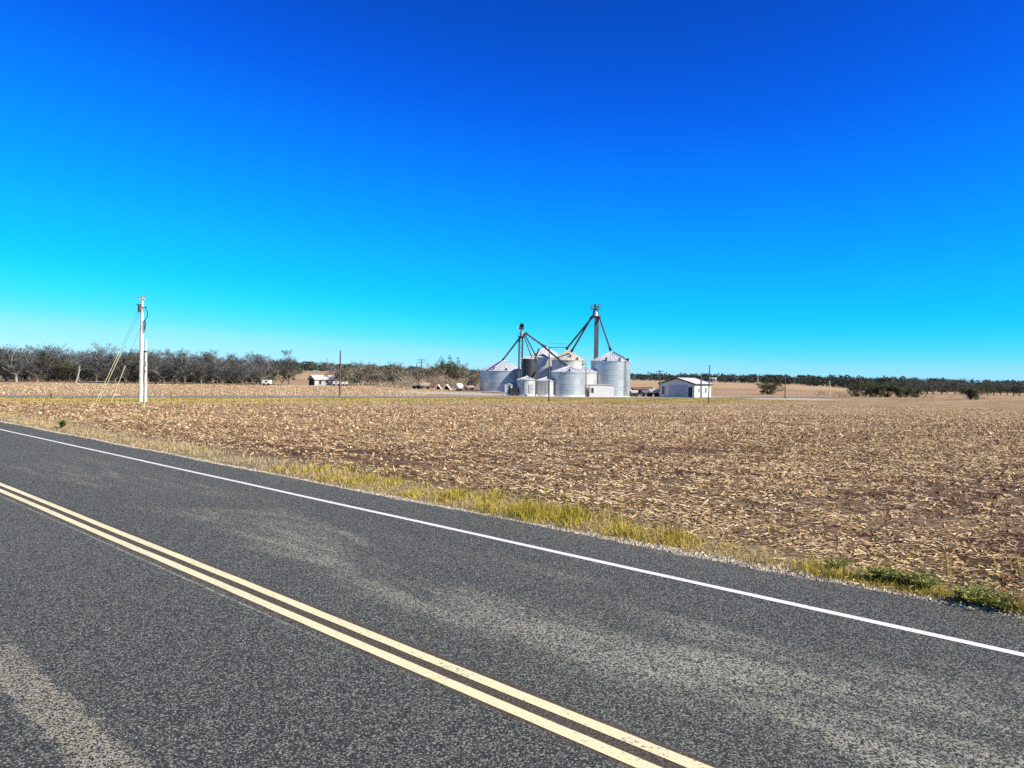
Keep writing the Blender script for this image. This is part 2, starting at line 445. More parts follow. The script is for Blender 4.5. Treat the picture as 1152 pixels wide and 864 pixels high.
def build_residue():
    V = []; T = []
    for ymin, ymax, dens, sz, ht in ((6, 14, 620, .50, 1), (14, 26, 360, .66, 1), (26, 48, 230, .66, 1.1), (48, 104, 64, .88, 1.2)):
        area = .74 * 2 * (ymax**2 - ymin**2) / 2 + 6 * (ymax - ymin)
        n = int(area * dens)
        y = np.sqrt(rng.uniform(ymin**2, ymax**2, n)); x = rng.uniform(-1, 1, n) * (.74 * y + 3)
        L, t = LT(x, y); cd = cross_dist(x, y)
        out = 10.1 + np.clip((t - 4) * .285, 0, 1.4) + rng.normal(0, .35, n)
        band = np.sin(y * .55 + x * .10 + 1.5 * np.sin(x * .13)) * .5 + np.sin(y * .21 - x * .05 + 2 * np.sin(x * .07)) * .6
        # clumps: keep more where a smooth random field is high
        nz = np.sin(x * 1.9 + 2 * np.sin(y * .7)) * np.sin(y * 1.7 + 1.5 * np.sin(x * 1.1)) + .5 * np.sin(x * 5.1 + y * 3.3) + .4 * np.sin(x * .23 - y * .31)
        keep = (L > out) & (cd < -15 + rng.normal(0, 3, n)) & (nz + .8 * band + rng.normal(0, .8, n) > -.25)
        x, y, nz = x[keep], y[keep], nz[keep]; k = len(x)
        ln = rng.uniform(.06, .26, k) * sz; wd = rng.uniform(.016, .05, k) * sz
        v, tn = scatter_quads(x, y, terrain(x, y), ln, wd, np.abs(rng.normal(0, .22, k)), np.clip(rng.beta(1.35, 1.2, k) * (.86 + .14 * sstep(y, 20, 60)) + .07 * nz, 0, 1), .015)
        V.append(v); T.append(tn)
    return tag(poly_obj('stubble', np.concatenate(V), 4, M['straw'], np.concatenate(T)), kind='stuff',
               label='pale straw and husk residue strewn over the dark harvested field', cat='stubble')
build_residue()

def build_clods():
    """lumps of soil thrown up by harvesting: low pyramids that catch and cast real light"""
    V = []; T = []
    for ymin, ymax, dens, sz in ((6, 16, 34, .040), (16, 34, 14, .06), (34, 70, 4, .10)):
        n = int(.74 * (ymax**2 - ymin**2) * dens)
        y = np.sqrt(rng.uniform(ymin**2, ymax**2, n)); x = rng.uniform(-1, 1, n) * (.74 * y + 3)
        L, t = LT(x, y); cd = cross_dist(x, y)
        out = 10.3 + np.clip((t - 4) * .285, 0, 1.4) + rng.normal(0, .3, n)
        keep = (L > out) & (cd < -16); x, y = x[keep], y[keep]; k = len(x)
        z = terrain(x, y); a = rng.uniform(0, 2 * PI, k); r = rng.uniform(.6, 1.6, k) * sz; h = r * rng.uniform(.45, 1.0, k)
        top = np.stack([x + rng.normal(0, .2, k) * r, y + rng.normal(0, .2, k) * r, z + h], -1)
        q = [np.stack([x + r * rng.uniform(.7, 1.2, k) * np.cos(a + j * PI / 2), y + r * rng.uniform(.7, 1.2, k) * np.sin(a + j * PI / 2), z - .02], -1) for j in range(4)]
        tone = rng.beta(1.3, 3.5, k)
        for j in range(4):
            V.append(np.stack([q[j], q[(j + 1) % 4], top], 1).reshape(-1, 3)); T.append(tone)
    return tag(poly_obj('soil_clods', np.concatenate(V), 3, M['straw'], np.concatenate(T)), kind='stuff',
               label='brown clods of soil across the harvested field', cat='soil')
build_clods()

def blades(x, y, z, h, w, tone, lean=.35):
    n = len(x); a = rng.uniform(0, 2 * PI, n); b = rng.uniform(0, 2 * PI, n)
    ln = h * np.abs(rng.normal(0, lean, n))
    ux, uy = np.cos(a) * w / 2, np.sin(a) * w / 2
    tip = np.stack([x + np.cos(b) * ln, y + np.sin(b) * ln, z + h], -1)
    return np.stack([np.stack([x - ux, y - uy, z - .01], -1), np.stack([x + ux, y + uy, z - .01], -1), tip], 1).reshape(-1, 3), tone

def build_verge():
    V = []; T = []
    n = 300000
    t = -8 + 62 * rng.uniform(0, 1, n)**1.5; L = rng.uniform(9.25, 12.3, n)
    x, y = XY(L, t)
    out = 10.06 + np.clip((t - 4) * .21, -.1, 1.0)
    nz = np.sin(t * 2.3 + L * 1.3) * .5 + np.sin(t * .81 + 1) * .5 + .45 * np.sin(t * 6.1 - L * 4)
    core = np.exp(-np.abs((L - (9.55 + out) / 2) / np.maximum(.42 * (out - 9.5), .24))**3)
    leftfade = 1 - .88 * sstep(t, 11, 21) + .25 * np.clip(np.sin(t * .55), 0, 1) * sstep(t, 13, 22)
    keep = in_view(x, y) & (rng.uniform(0, 1, n) < (core * leftfade * (.75 + .3 * nz + .6 * sstep(t, 8, 5.5)) + .03))
    x, y, t, L, nz = x[keep], y[keep], t[keep], L[keep], nz[keep]; k = len(x)
    h = rng.gamma(2.4, .025, k) * (.9 + .5 * nz)
    green = sstep(t, 4.5, 2.0)
    tone = np.clip(rng.beta(2.6, 1.9, k) + .12 - .28 * np.clip(nz, -1, 1) - .30 * green + .65 * sstep(t, 12, 20), 0, 1)
    v, tn = blades(x, y, terrain(x, y), h, .008 + .0009 * y, tone, .85); V.append(v); T.append(tn)
    # band beside the county road
    n = 60000
    s = rng.uniform(-30, 118, n); c = -rng.gamma(1.9, 5.2, n) - 4.3
    x = P0[0] + D0[0] * s + N0[0] * c; y = P0[1] + D0[1] * s + N0[1] * c
    L, t = LT(x, y); keep = in_view(x, y) & (L > 12) & (c > -30); x, y, s, c = x[keep], y[keep], s[keep], c[keep]; k = len(x)
    nz = np.sin(s * .5 + c * .3) * np.sin(s * .17 + c * .9)
    v, tn = blades(x, y, terrain(x, y), rng.uniform(.05, .17, k) * (1 + .3 * nz), .10 + 0 * x, np.clip(rng.beta(1.5, 1.2, k) + .22 - .42 * nz, 0, 1), .6); V.append(v); T.append(tn)
    return tag(poly_obj('verge_grass', np.concatenate(V), 3, M['verge'], np.concatenate(T)), kind='stuff',
               label='yellow-green grass along the edges of the two roads', cat='grass')
build_verge()

def build_dry_grass():
    n = 26000
    s = rng.uniform(-60, 120, n); c = rng.uniform(4.5, 95, n)
    x = P0[0] + D0[0] * s + N0[0] * c; y = P0[1] + D0[1] * s + N0[1] * c
    keep = in_view(x, y) & (x < -15); x, y = x[keep], y[keep]; k = len(x)
    v, tn = blades(x, y, terrain(x, y), rng.uniform(.06, .2, k), .14 + 0 * x, rng.uniform(.45, .85, k), .7)
    return tag(poly_obj('dry_grass', v, 3, M['straw'], tn), kind='stuff', label='short dry tan grass beyond the far lane on the left', cat='grass')
build_dry_grass()

def build_gravel():
    n = 12000
    t = -8 + 50 * rng.uniform(0, 1, n)**1.6; L = 9.27 + np.abs(rng.normal(0, .20, n)) * (.35 + .65 * sstep(t, 9, 4)) * (1 + .5 * np.sin(t * 1.7) * np.sin(t * .6))
    x, y = XY(L, t); k = in_view(x, y); x, y = x[k], y[k]; k = len(x)
    z = terrain(x, y); r = rng.uniform(.008, .028, k); a = rng.uniform(0, 6.28, k); V = []; T = []
    tone = rng.beta(2, 1.3, k)
    top = np.stack([x, y, z + r * 1.1], -1)
    q = [np.stack([x + r * np.cos(a + j * 2.09) * rng.uniform(.7, 1.3, k), y + r * np.sin(a + j * 2.09), z], -1) for j in range(3)]
    for j in range(3): V.append(np.stack([q[j], q[(j + 1) % 3], top], 1).reshape(-1, 3)); T.append(tone)
    return tag(poly_obj('gravel', np.concatenate(V), 3, M['stone'], np.concatenate(T)), kind='stuff', label='pale loose gravel along the asphalt edge', cat='gravel')
build_gravel()

# ------------------------------------------------------------------ vegetation
def limb_tree(seed, h, spread, trunk_h, levels=3, r0=None, up=.55, nmain=5):
    """trunk with limbs as one mesh, and the list of outer points the crown grows on"""
    rs = random.Random(seed); mb = MB(); tips = []
    r0 = r0 or h * .028
    def grow(p, d, ln, r, lv):
        pts = [p]; q = p.copy(); dd = d.copy(); n = 4
        for i in range(n):
            dd = (dd + Vector((rs.uniform(-.25, .25), rs.uniform(-.25, .25), rs.uniform(-.1, .2)))).normalized()
            q = q + dd * ln / n; pts.append(q.copy())
        mb.tube(pts, [r * (1 - .16 * i) for i in range(n + 1)], 6 if lv < 2 else 4, False)
        for i in range(1, n + 1):
            tips.append((pts[i], lv))
        if lv < levels:
            for k in range(rs.randint(3, 4)):
                i = rs.randint(1, n)
                a = rs.uniform(0, 2 * PI)
                nd = (dd * .55 + Vector((math.cos(a), math.sin(a), rs.uniform(-.15, .75))) * .85).normalized()
                grow(pts[i].copy(), nd, ln * rs.uniform(.5, .75), r * .5, lv + 1)
    base = Vector((0, 0, -.1)); top = Vector((rs.uniform(-.2, .2), rs.uniform(-.2, .2), trunk_h))
    mb.tube([base, base.lerp(top, .35) + Vector((rs.uniform(-.1, .1), 0, 0)), top], [r0 * 1.35, r0, r0 * .82], 8, False)
    for k in range(nmain):
        a = 2 * PI * k / nmain + rs.uniform(-.4, .4); e = rs.uniform(up - .25, up + .5)
        d = Vector((math.cos(a) * math.cos(e) * spread, math.sin(a) * math.cos(e) * spread, math.sin(e))).normalized()
        grow(top - Vector((0, 0, rs.uniform(0, trunk_h * .3))), d, (h - trunk_h) * rs.uniform(.5, .66), r0 * .5, 1)
    return mb, tips

def make_tree(name, seed, h, spread=1.0, trunk_h=1.6, twigs=1500, leaves=600, leafmat='oakleaf', bark='bark', twigmat='twig', leaf=.20, up=.55, levels=3, fill=.45, lowz=.16):
    """prototype: an Empty > trunk, crown (twigs and leaf clumps)"""
    r = np.random.default_rng(seed)
    mb, tips = limb_tree(seed, h, spread, trunk_h, levels, up=up)
    zmax = max(p.z for p, _ in tips); k = h / zmax
    mb.v = [(x * (k if z > 0 else 1), y * (k if z > 0 else 1), z * k if z > 0 else z) for x, y, z in mb.v]
    pts = np.array([(p.x * k, p.y * k, p.z * k) for p, lv in tips if lv >= 2]) if levels > 1 else np.array([(p.x * k, p.y * k, p.z * k) for p, lv in tips])
    # lumps of foliage between the limbs, from low down to the top
    rx = max(.5, float(np.percentile(np.hypot(pts[:, 0], pts[:, 1]), 80)))
    nl = 26; lc = r.normal(0, 1, (nl, 3)); lc /= np.linalg.norm(lc, axis=1)[:, None]; lc *= r.uniform(.25, .95, (nl, 1))
    lc = lc * np.array([rx, rx, h * (.97 - lowz) / 2]) + np.array([0, 0, h * (.97 + lowz) / 2 - .04 * h])
    lump = lc[r.integers(0, nl, 900)] + r.normal(0, .075 * h, (900, 3)); lump[:, 2] = np.clip(lump[:, 2], .03 * h, h * 1.03)
    nf = int(len(pts) * fill / (1 - fill)); pts = np.concatenate([pts, lump[r.integers(0, 900, nf)]])
    root = empty(name, (0, 0, 0))
    mb.build('trunk', M[bark], root, smooth=True)
    V = []; T = []
    c = pts[r.integers(0, len(pts), twigs)] + r.normal(0, .16, (twigs, 3))
    d = r.normal(0, 1, (twigs, 3)); d[:, 2] = np.abs(d[:, 2]) * .8 + .1; d /= np.linalg.norm(d, axis=1)[:, None]
    out = c - np.array([0, 0, h * .4]); d = d + .5 * out / (np.linalg.norm(out, axis=1)[:, None] + 1e-6)
    ln = r.uniform(.35, 1.0, (twigs, 1)) * h * .075
    s = np.cross(d, r.normal(0, 1, (twigs, 3))); s /= np.linalg.norm(s, axis=1)[:, None]; s *= r.uniform(.018, .05, (twigs, 1)) * h / 8
    tw = np.stack([c - s, c + s, c + d * ln], 1).reshape(-1, 3)
    tone = np.clip(r.beta(2, 2, twigs), 0, 1)
    if leaves:
        nc = max(8, leaves // 22)
        cl = pts[r.integers(0, len(pts), nc)]
        cl[:, 2] += .1
        ct = r.uniform(0, 1, nc); ci = r.integers(0, nc, leaves)
        p = cl[ci] + r.normal(0, .055 * h, (leaves, 3)) * np.array([1, 1, .7])
        a = r.normal(0, 1, (leaves, 3)); a /= np.linalg.norm(a, axis=1)[:, None]
        b = np.cross(a, r.normal(0, 1, (leaves, 3))); b /= np.linalg.norm(b, axis=1)[:, None]
        sz = r.uniform(.5, 1.3, (leaves, 1)) * leaf
        lv = np.stack([p - a * sz, p + b * sz * .6, p + a * sz], 1).reshape(-1, 3)
        lt = np.clip(.65 * ct[ci] + .35 * r.uniform(0, 1, leaves), 0, 1)
        cr_ = poly_obj('crown', np.concatenate([lv, tw]), 3, M[leafmat], np.concatenate([lt, tone]), root)
        cr_.data.materials.append(M[twigmat])
        cr_.data.polygons.foreach_set('material_index', [0] * leaves + [1] * twigs)
    else:
        poly_obj('crown', tw, 3, M[twigmat], tone, root)
    return root

PROTO_USED = {}
def place(proto, px, Y, s, label, cat, group=None, rz=None, name=None, sx=None):
    if proto.name not in PROTO_USED: o = proto; PROTO_USED[proto.name] = 1
    else: o = copy_tree(proto)
    g = ground_at(px, Y); o.location = g
    o.rotation_euler.z = random.uniform(0, 6.28) if rz is None else rz
    o.scale = ((sx or s), (sx or s), s)
    for kk in ('label', 'category', 'group'):
        if kk in o: del o[kk]
    return tag(o, label, cat, group)

bare = [make_tree('bare_tree', 11 + i, 8.0, 1.0, 1.3 + .3 * i, 3600, 1700, 'oakleaf', 'bark_pale' if i == 1 else 'bark', 'twig', .17, fill=.5, lowz=.14) for i in range(4)]
oak = [make_tree('oak_tree', 31 + i, 7.6, 1.1, 1.2, 1300, 2600, 'oakleaf', 'bark', 'twig', .19, fill=.6, lowz=.12) for i in range(3)]
grn = [make_tree('evergreen_tree', 51 + i, 7.0, 1.0, .9, 200, 3000, 'greenleaf', 'bark', 'twig', .19, fill=.65, lowz=.06) for i in range(2)]

# the dense row beyond the far field, left of the picture
row = []
x = -14
while x < 302:
    row.append(x); x += random.uniform(8.5, 13.5)
for i, px in enumerate(row):
    hpx = (38 if px < 60 else 35 if px < 250 else 29) * random.choice((.82, .95, 1.0, 1.04, 1.14))
    Y = random.uniform(178, 196)
    kind = random.random()
    pool = bare if kind < .62 else oak if kind < .92 else grn
    lab = {'b': 'grey leafless tree among the dense row at the left edge of the far field',
           'o': 'dull brown-leaved oak among the dense row at the left edge of the far field',
           'e': 'dark green tree among the grey row at the left edge of the far field'}[('b' if pool is bare else 'o' if pool is oak else 'e')]
    h = hpx * mpp(Y) * random.uniform(.86, 1.1) / 7.8
    place(random.choice(pool), px, Y, h, lab, 'tree', {'b': 'grey leafless trees in the left row', 'o': 'brown-leaved oaks in the left row', 'e': 'dark green trees in the left row'}['b' if pool is bare else 'o' if pool is oak else 'e'], sx=h * random.uniform(.95, 1.25))
for i in range(26):     # second rank behind, filling the gaps
    px = -10 + i * 12.6 + random.uniform(-4, 4); Y = random.uniform(205, 225)
    if px > 300: continue
    h = 33 * mpp(Y) * random.uniform(.8, 1.08) / 7.8
    pool = bare if random.random() < .55 else oak
    place(random.choice(pool), px, Y, h, 'grey leafless tree in the second rank behind the left row' if pool is bare else 'brown-leaved oak in the second rank behind the left row', 'tree',
          'grey leafless trees behind the left row' if pool is bare else 'brown-leaved oaks behind the left row', sx=h * 1.25)
big = make_tree('tall_oak_tree', 77, 9.6, 1.0, 2.6, 1600, 2600, 'greenleaf', 'bark', 'twig', .2)
place(big, 325, 200, 39 * mpp(200) / 9.6, 'tall open-crowned tree standing above the right end of the left tree row', 'tree', sx=.95)
low = make_tree('low_oak_tree', 78, 5.2, 1.4, .7, 500, 2200, 'oakleaf', 'bark', 'twig', .2)
place(low, 318, 192, 1.0, 'low spreading olive-brown tree under the tall open-crowned tree', 'tree')

def dead_tree(px0, py0, px1, py1, Y, label):
    a = ground_at(px0, Y); b = at(px1, py1, Y) - a
    root = empty('dead_tree', a, 0, label, 'dead tree')
    mb = MB(); mb.tube([(0, 0, -.1), b * .5 + Vector((.15, 0, 0)), b], [.22, .17, .08], 8)
    mb.build('trunk', M['bark_pale'], root)
    br = MB(); br.tube([b * .6, b * .6 + Vector((.9, 0, .9))], [.08, .03], 6); br.build('branch', M['bark_pale'], root)
dead_tree(85, 431, 90, 411, 176, 'pale leaning dead trunk in front of the left tree row')

# scrub between the tree row and the bins
shrub_d = [make_tree('dry_shrub', 91 + i, 4.4, 1.5, .5, 1700, 0, twigmat='drytwig', bark='bark_pale', levels=2, up=.7, fill=.6, lowz=.02) for i in range(2)]
shrub_g = [make_tree('scrub_tree', 95 + i, 5.2, 1.15, .8, 900, 1100, 'oakleaf', 'bark_pale', 'drytwig', .18, fill=.6, lowz=.1) for i in range(3)]
shrub_e = [make_tree('evergreen_shrub', 101 + i, 4.6, 1.25, .4, 150, 2400, 'greenleaf', 'bark', 'twig', .18, fill=.7, lowz=.02) for i in range(2)]
for i in range(20):
    px = 384 + i * 8.1 + random.uniform(-3, 3); Y = random.uniform(196, 232)
    place(random.choice(shrub_g), px, Y, random.uniform(.9, 1.3), 'pale-stemmed scrub tree in the thicket between house and grain bins', 'tree', 'scrub trees left of the bins')
for i in range(14):
    px = 450 + i * 6.6 + random.uniform(-3, 3); Y = random.uniform(182, 205)
    place(random.choice(shrub_d), px, Y, random.uniform(.5, .85), 'straw-coloured dry shrub at the front of the thicket left of the bins', 'shrub', 'dry shrubs left of the bins')
for px, Y, s in ((497, 214, 1.32), (503, 218, 1.5), (509, 216, 1.42), (517, 220, 1.2), (488, 222, 1.15)):
    place(random.choice(shrub_e), px, Y, s * 1.35, 'dark evergreen standing tallest in the thicket left of the bins', 'tree', 'dark evergreens in the thicket', sx=s * .8)
for px, Y, s in ((394, 226, .95), (404, 228, 1.0), (432, 236, .8), (530, 225, .95), (537, 230, .9)):
    place(random.choice(shrub_g), px, Y, s, 'olive scrub tree at the back of the thicket', 'tree', 'olive scrub trees at the back')
for i in range(17):
    px = 386 + i * 9.6 + random.uniform(-3, 3)
    place(random.choice(oak), px, random.uniform(236, 262), random.uniform(.72, .98), 'olive-brown tree in the band behind the thicket left of the bins', 'tree', 'olive-brown trees behind the thicket')
snag = make_tree('bare_tree', 120, 8.0, .7, 3.0, 500, 60, 'oakleaf', 'bark', 'twig', .12)
place(snag, 372, 214, 30 * mpp(214) / 8, 'thin bare tree behind the white-roofed house', 'tree', sx=.6)
# right of the bins
sb = [make_tree('round_bush', 131 + i, 3.6, 1.0, .25, 150, 3600, 'greenleaf', 'bark', 'drytwig', .15, up=.8, fill=.8, lowz=.0) for i in range(3)]
place(sb[0], 866, 205, 1.02, 'lone round dark bush on the pale track right of the shed', 'bush', sx=1.65)
for j, (px, Y, s) in enumerate(((962, 196, 1.05), (974, 200, 1.25), (986, 194, 1.15), (998, 198, 1.2), (1010, 196, 1.05), (1021, 200, .95), (1031, 204, .8))):
    place(sb[j % 3], px, Y, s, 'dense dark green bush in the big clump at the right field edge', 'bush', 'bushes of the big right clump', sx=s * 1.12)
place(sb[1], 1092, 180, .98, 'lone bush casting a dark shadow in front of the right tree line', 'bush', sx=1.6)
rust = make_tree('rusty_shrub', 140, 1.9, 1.7, .2, 1200, 0, twigmat='rust_twig', bark='bark', levels=2, up=.5, fill=.7, lowz=.02)
for j, px in enumerate((921, 929, 937, 945, 952)):
    place(rust, px, 192 + j % 2 * 5, random.uniform(.7, 1.0), 'low rust-brown weed clump left of the big bush clump', 'weeds', 'rusty weed clumps left of the bushes')
for px, Y, s in ((1040, 186, .75), (1048, 188, .6), (1070, 200, .5)):
    place(rust, px, Y, s, 'low rust-brown weed clump right of the big bush clump', 'weeds', 'rusty weed clumps right of the bushes')
px = 1005
while px < 1175:
    Y = random.uniform(285, 325); s = random.uniform(.95, 1.25)
    place(random.choice(oak + grn), px, Y, s * .72, 'olive-dark tree in the far tree line behind the right field', 'tree', 'trees of the right far tree line', sx=s * .95)
    px += random.uniform(6, 9.5)

def far_wood(name, segs, label, seed, leafs):
    r = np.random.default_rng(seed); V = []; T = []
    for (px0, Y0, px1, Y1, n, hlo, hhi, wid) in segs:
        for i in range(n):
            f = r.uniform(0, 1); px = px0 + (px1 - px0) * f; Y = Y0 + (Y1 - Y0) * f + r.uniform(0, wid)
            g = ground_at(px, Y); h = r.uniform(hlo, hhi); k = leafs
            cx = np.array([g.x, g.y, g.z + h * .52])
            p = r.normal(0, 1, (k, 3)); p /= np.linalg.norm(p, axis=1)[:, None]; p *= r.uniform(.35, 1, (k, 1))**.5
            p = cx + p * np.array([h * .55, h * .5, h * .5]); p[:, 2] = np.maximum(p[:, 2], g.z)
            a = r.normal(0, 1, (k, 3)); a /= np.linalg.norm(a, axis=1)[:, None]
            b = np.cross(a, r.normal(0, 1, (k, 3))); b /= np.linalg.norm(b, axis=1)[:, None]
            sz = r.uniform(.08, .17, (k, 1)) * h
            V.append(np.stack([p - a * sz, p + b * sz * .8, p + a * sz], 1).reshape(-1, 3))
            T.append(np.clip(r.uniform(0, 1) * .6 + r.uniform(0, .4, k), 0, 1))
    return tag(poly_obj(name, np.concatenate(V), 3, M['farleaf'], np.concatenate(T)), label, 'wood', None, 'stuff')
far_wood('distant_wood', [(300, 620, 560, 900, 230, 6, 10, 120), (-60, 700, 330, 650, 120, 7, 10, 150), (380, 380, 470, 400, 26, 2, 4, 40), (-40, 206, 312, 206, 190, 2.0, 4.0, 12)], 'dark wooded ridge on the horizon behind the left hill field', 5, 70)
far_wood('distant_wood', [(560, 950, 1000, 620, 420, 6, 9.5, 160), (690, 640, 960, 420, 150, 3.5, 6, 30), (860, 480, 1010, 400, 60, 4, 6.5, 30), (990, 380, 1180, 420, 120, 6, 8, 60)], 'dark wooded skyline beyond the fields right of the bins', 6, 70)

def weed_plant(px, py, h, n, mat, name, label, cat, group=None, spread=.5, lw=.03):
    """upright leafy weed: stems as one mesh, leaves as another"""
    # ground point under the pixel on the near plane
    d = cr * (px - 576) / F + cu * (432 - py) / F + cf
    k = -CAMH / d[2]; p = d * k
    for _ in range(12):
        zz = gz(p[0], p[1]); k = (zz - CAMH) / d[2]; p = d * k
    root = empty(name, (p[0], p[1], gz(p[0], p[1])), 0, label, cat, group)
    st = MB(); V = []; T = []; r = np.random.default_rng(int(px * 7 + py))
    for i in range(n):
        a = r.uniform(0, 6.28); ln = r.uniform(.2, 1) * spread * h
        tip = Vector((math.cos(a) * ln, math.sin(a) * ln, h * r.uniform(.55, 1)))
        st.tube([(0, 0, -.02), tip * .5 + Vector((0, 0, h * .08)), tip], [.006 * h + .003, .005 * h + .002, .002], 4, False)
        for j in range(9):
            f = r.uniform(.2, 1.05); c = np.array(tip * f); c[2] += .06 * h * (1 - f)
            b = r.uniform(0, 6.28); d1 = np.array([math.cos(b), math.sin(b), r.uniform(-.2, .7)]); L_ = r.uniform(.6, 1.3) * lw * 3
            d2 = np.array([-math.sin(b), math.cos(b), r.uniform(-.3, .3)]) * lw * r.uniform(.4, .7)
            V.append([c, c + d1 * L_ * .5 + d2, c + d1 * L_, c + d1 * L_ * .5 - d2]); T.append(r.uniform(0, 1))
    st.build('stem', M[mat], root)
    poly_obj('foliage', np.array(V).reshape(-1, 3), 4, M[mat], np.array(T), root)
    return root
for i, (px, py, h) in enumerate(((940, 640, .22), (985, 652, .26), (1003, 655, .30), (1022, 658, .32), (1040, 662, .28), (1085, 676, .30), (1103, 682, .34), (1120, 686, .30))):
    weed_plant(px, py, h * .62, 30, 'weed', 'green_weed', 'leafy dark green weed on the gravel verge at lower right', 'weed', 'green weeds on the right verge', 1.5, .020)
for i, (px, py, h) in enumerate(((1066, 650, .36), (1129, 668, .30), (1142, 690, .30), (1148, 655, .45))):
    weed_plant(px, py, h, 9, 'rust_twig' if i not in (0, 3) else 'dryweed', 'dry_weed', 'thin pale dry weed stalk at the field edge on the lower right' if i in (0, 3) else 'rusty dry weed stalk at the field edge on the lower right', 'weed', 'pale dry stalks at lower right' if i in (0, 3) else 'rusty dry stalks at lower right', .35, .018)
for px, py, h, lb in ((192, 451, 1.5, 'tall yellow dry weed tuft right of the pale twin poles'), (58, 450, 1.25, 'yellow dry weed tuft far left beside the lane'), (70, 482, .35, 'small green tuft at the asphalt edge on the far left')):
    weed_plant(px, py, h, 26, 'dryweed' if h > 1 else 'weed', 'dry_weed' if h > 1 else 'green_weed', lb, 'weed', None, .3, .05)

# ------------------------------------------------------------------ grain bins
def grain_bin(label, px, Y, rpx, base_py, eave_py, peak_py, wall='galv', roof='roof_metal', ladder=None, door=None, ribs=24, vents=(), roof_ladder=None, rings=True):
    k = mpp(Y); r = rpx * k
    c = at(px, base_py, Y); zb = min(c.z, gz(c.x, c.y)); c.z = at(px, base_py, Y).z
    eave = at(px, eave_py, Y).z - c.z; peak = at(px, peak_py, Y).z - c.z
    root = empty('grain_bin', c, 0, label, 'grain bin')
    mb = MB(); mb.lathe([(r, zb - c.z - .3), (r, eave)], n=72)
    b = mb.build('wall', M[wall], root)
    if rings:
        m2 = MB(); z = 1.1
        while z < eave - .4:
            m2.lathe([(r + .002, z - .03), (r + .03, z - .02), (r + .03, z + .02), (r + .002, z + .03)], n=72); z += 1.1
        m2.build('stiffener', M[wall], b)
    m3 = MB(); e = r + .16; cap = max(.28, r * .1)
    m3.lathe([(e, eave - .10), (e, eave - .02), (cap, peak - .25), (cap * .9, peak - .02), (.02, peak)], n=72)
    rf = m3.build('roof', M[roof], root)
    m4 = MB()
    for i in range(ribs):
        a = 2 * PI * (i + .5) / ribs; ca, sa = math.cos(a), math.sin(a)
        m4.tube([(e * ca, e * sa, eave), (cap * ca, cap * sa, peak - .22)], .045, 4, False)
    m4.build('roof_rib', M[roof], rf)
    base = MB(); base.lathe([(r + .25, zb - c.z - .3), (r + .25, .12), (r + .003, .14)], n=72); base.build('foundation', M['white_wall'], root)
    for a, f in vents:
        rr = cap + (e - cap) * f; zz = eave + (peak - eave) * (1 - f)
        v = MB(); v.tube([(rr * math.cos(a), rr * math.sin(a), zz - .1), (rr * math.cos(a), rr * math.sin(a), zz + .35)], .17, 10); v.lathe([(.27, 0), (.27, .1), (.02, .2)], (rr * math.cos(a), rr * math.sin(a), zz + .35), 10)
        v.build('vent', M['dark_metal'], rf)
    if ladder is not None:
        l = MB()
        for s in (-.22, .22):
            tx = Vector((-math.sin(ladder), math.cos(ladder), 0)) * s; o = Vector((math.cos(ladder), math.sin(ladder), 0)) * (r + .18)
            l.tube([o + tx + Vector((0, 0, .3)), o + tx + Vector((0, 0, eave + .1))], .035, 5)
        z = .5
        while z < eave:
            l.box(o - tx + tx + Vector((0, 0, z)) - tx * 1.0, (.05, .44, .035), Matrix.Rotation(ladder, 3, 'Z')); z += .35
        l.build('ladder', M['dark_metal'], root)
    if roof_ladder is not None:
        l = MB(); a = roof_ladder
        l.box(Vector(((e + cap) / 2 * math.cos(a), (e + cap) / 2 * math.sin(a), (eave + peak) / 2 + .1)), (math.hypot(e - cap, peak - eave) * .9, .4, .1), Matrix.Rotation(a, 3, 'Z') @ Matrix.Rotation(math.atan2(peak - eave, e - cap), 3, 'Y'))
        l.build('roof_ladder', M['dark_metal'], rf)
    if door is not None:
        d = MB(); d.box((math.cos(door) * (r + .02), math.sin(door) * (r + .02), 1.15), (.12, .85, 1.7), Matrix.Rotation(door, 3, 'Z'))
        dd = d.build('door', M['galv_dull'], root)
        h = MB(); h.box((math.cos(door) * (r + .1), math.sin(door) * (r + .1), 1.15), (.05, .3, .08), Matrix.Rotation(door, 3, 'Z')); h.build('handle', M['dark_metal'], dd)
    return root
S_ = -PI / 2
grain_bin('wide low corrugated grain bin, leftmost of the group', 565.6, 185, 26, 440.4, 417.3, 405, 'galv', vents=((S_ - .45, .86), (S_ + .15, .95)), door=S_ + .9)
grain_bin('smallest low bin with shallow roof in front of the dark bin', 592, 142, 10.4, 444, 427.2, 422.6, 'galv_white', ribs=18, door=S_ + .5)
grain_bin('small low bin between the smallest bin and the bare dark pole', 613.6, 144, 11, 444.8, 428.2, 423.6, 'galv_white', ribs=18, ladder=S_ + .2)
grain_bin('narrow tall bin with walls coloured nearly black for shade behind the small bins', 595.2, 158, 8.3, 442.5, 403.6, 400.2, 'galv_shade', ladder=S_ - .55, ribs=16)
grain_bin('white bin with a high cone roof under the left spouts', 613.2, 178, 19.5, 441, 402.5, 390, 'galv_white', roof='white_roof')
grain_bin('tallest rear bin with a cream cone roof below the catwalk', 638.5, 170, 18.5, 441, 405.5, 393.4, 'galv_white', roof='roof_cream', vents=((S_ + .1, .7), (S_ + .5, .95)))
grain_bin('front centre bin with bluish ribbed wall and low cone roof', 639, 145, 19.4, 445, 418.6, 411, 'galv', vents=((S_ - .02, .93),))
grain_bin('mid-height bin tucked between the front centre bin and the tall right bin', 655.5, 150, 16, 445.5, 418.6, 411, 'galv_white')
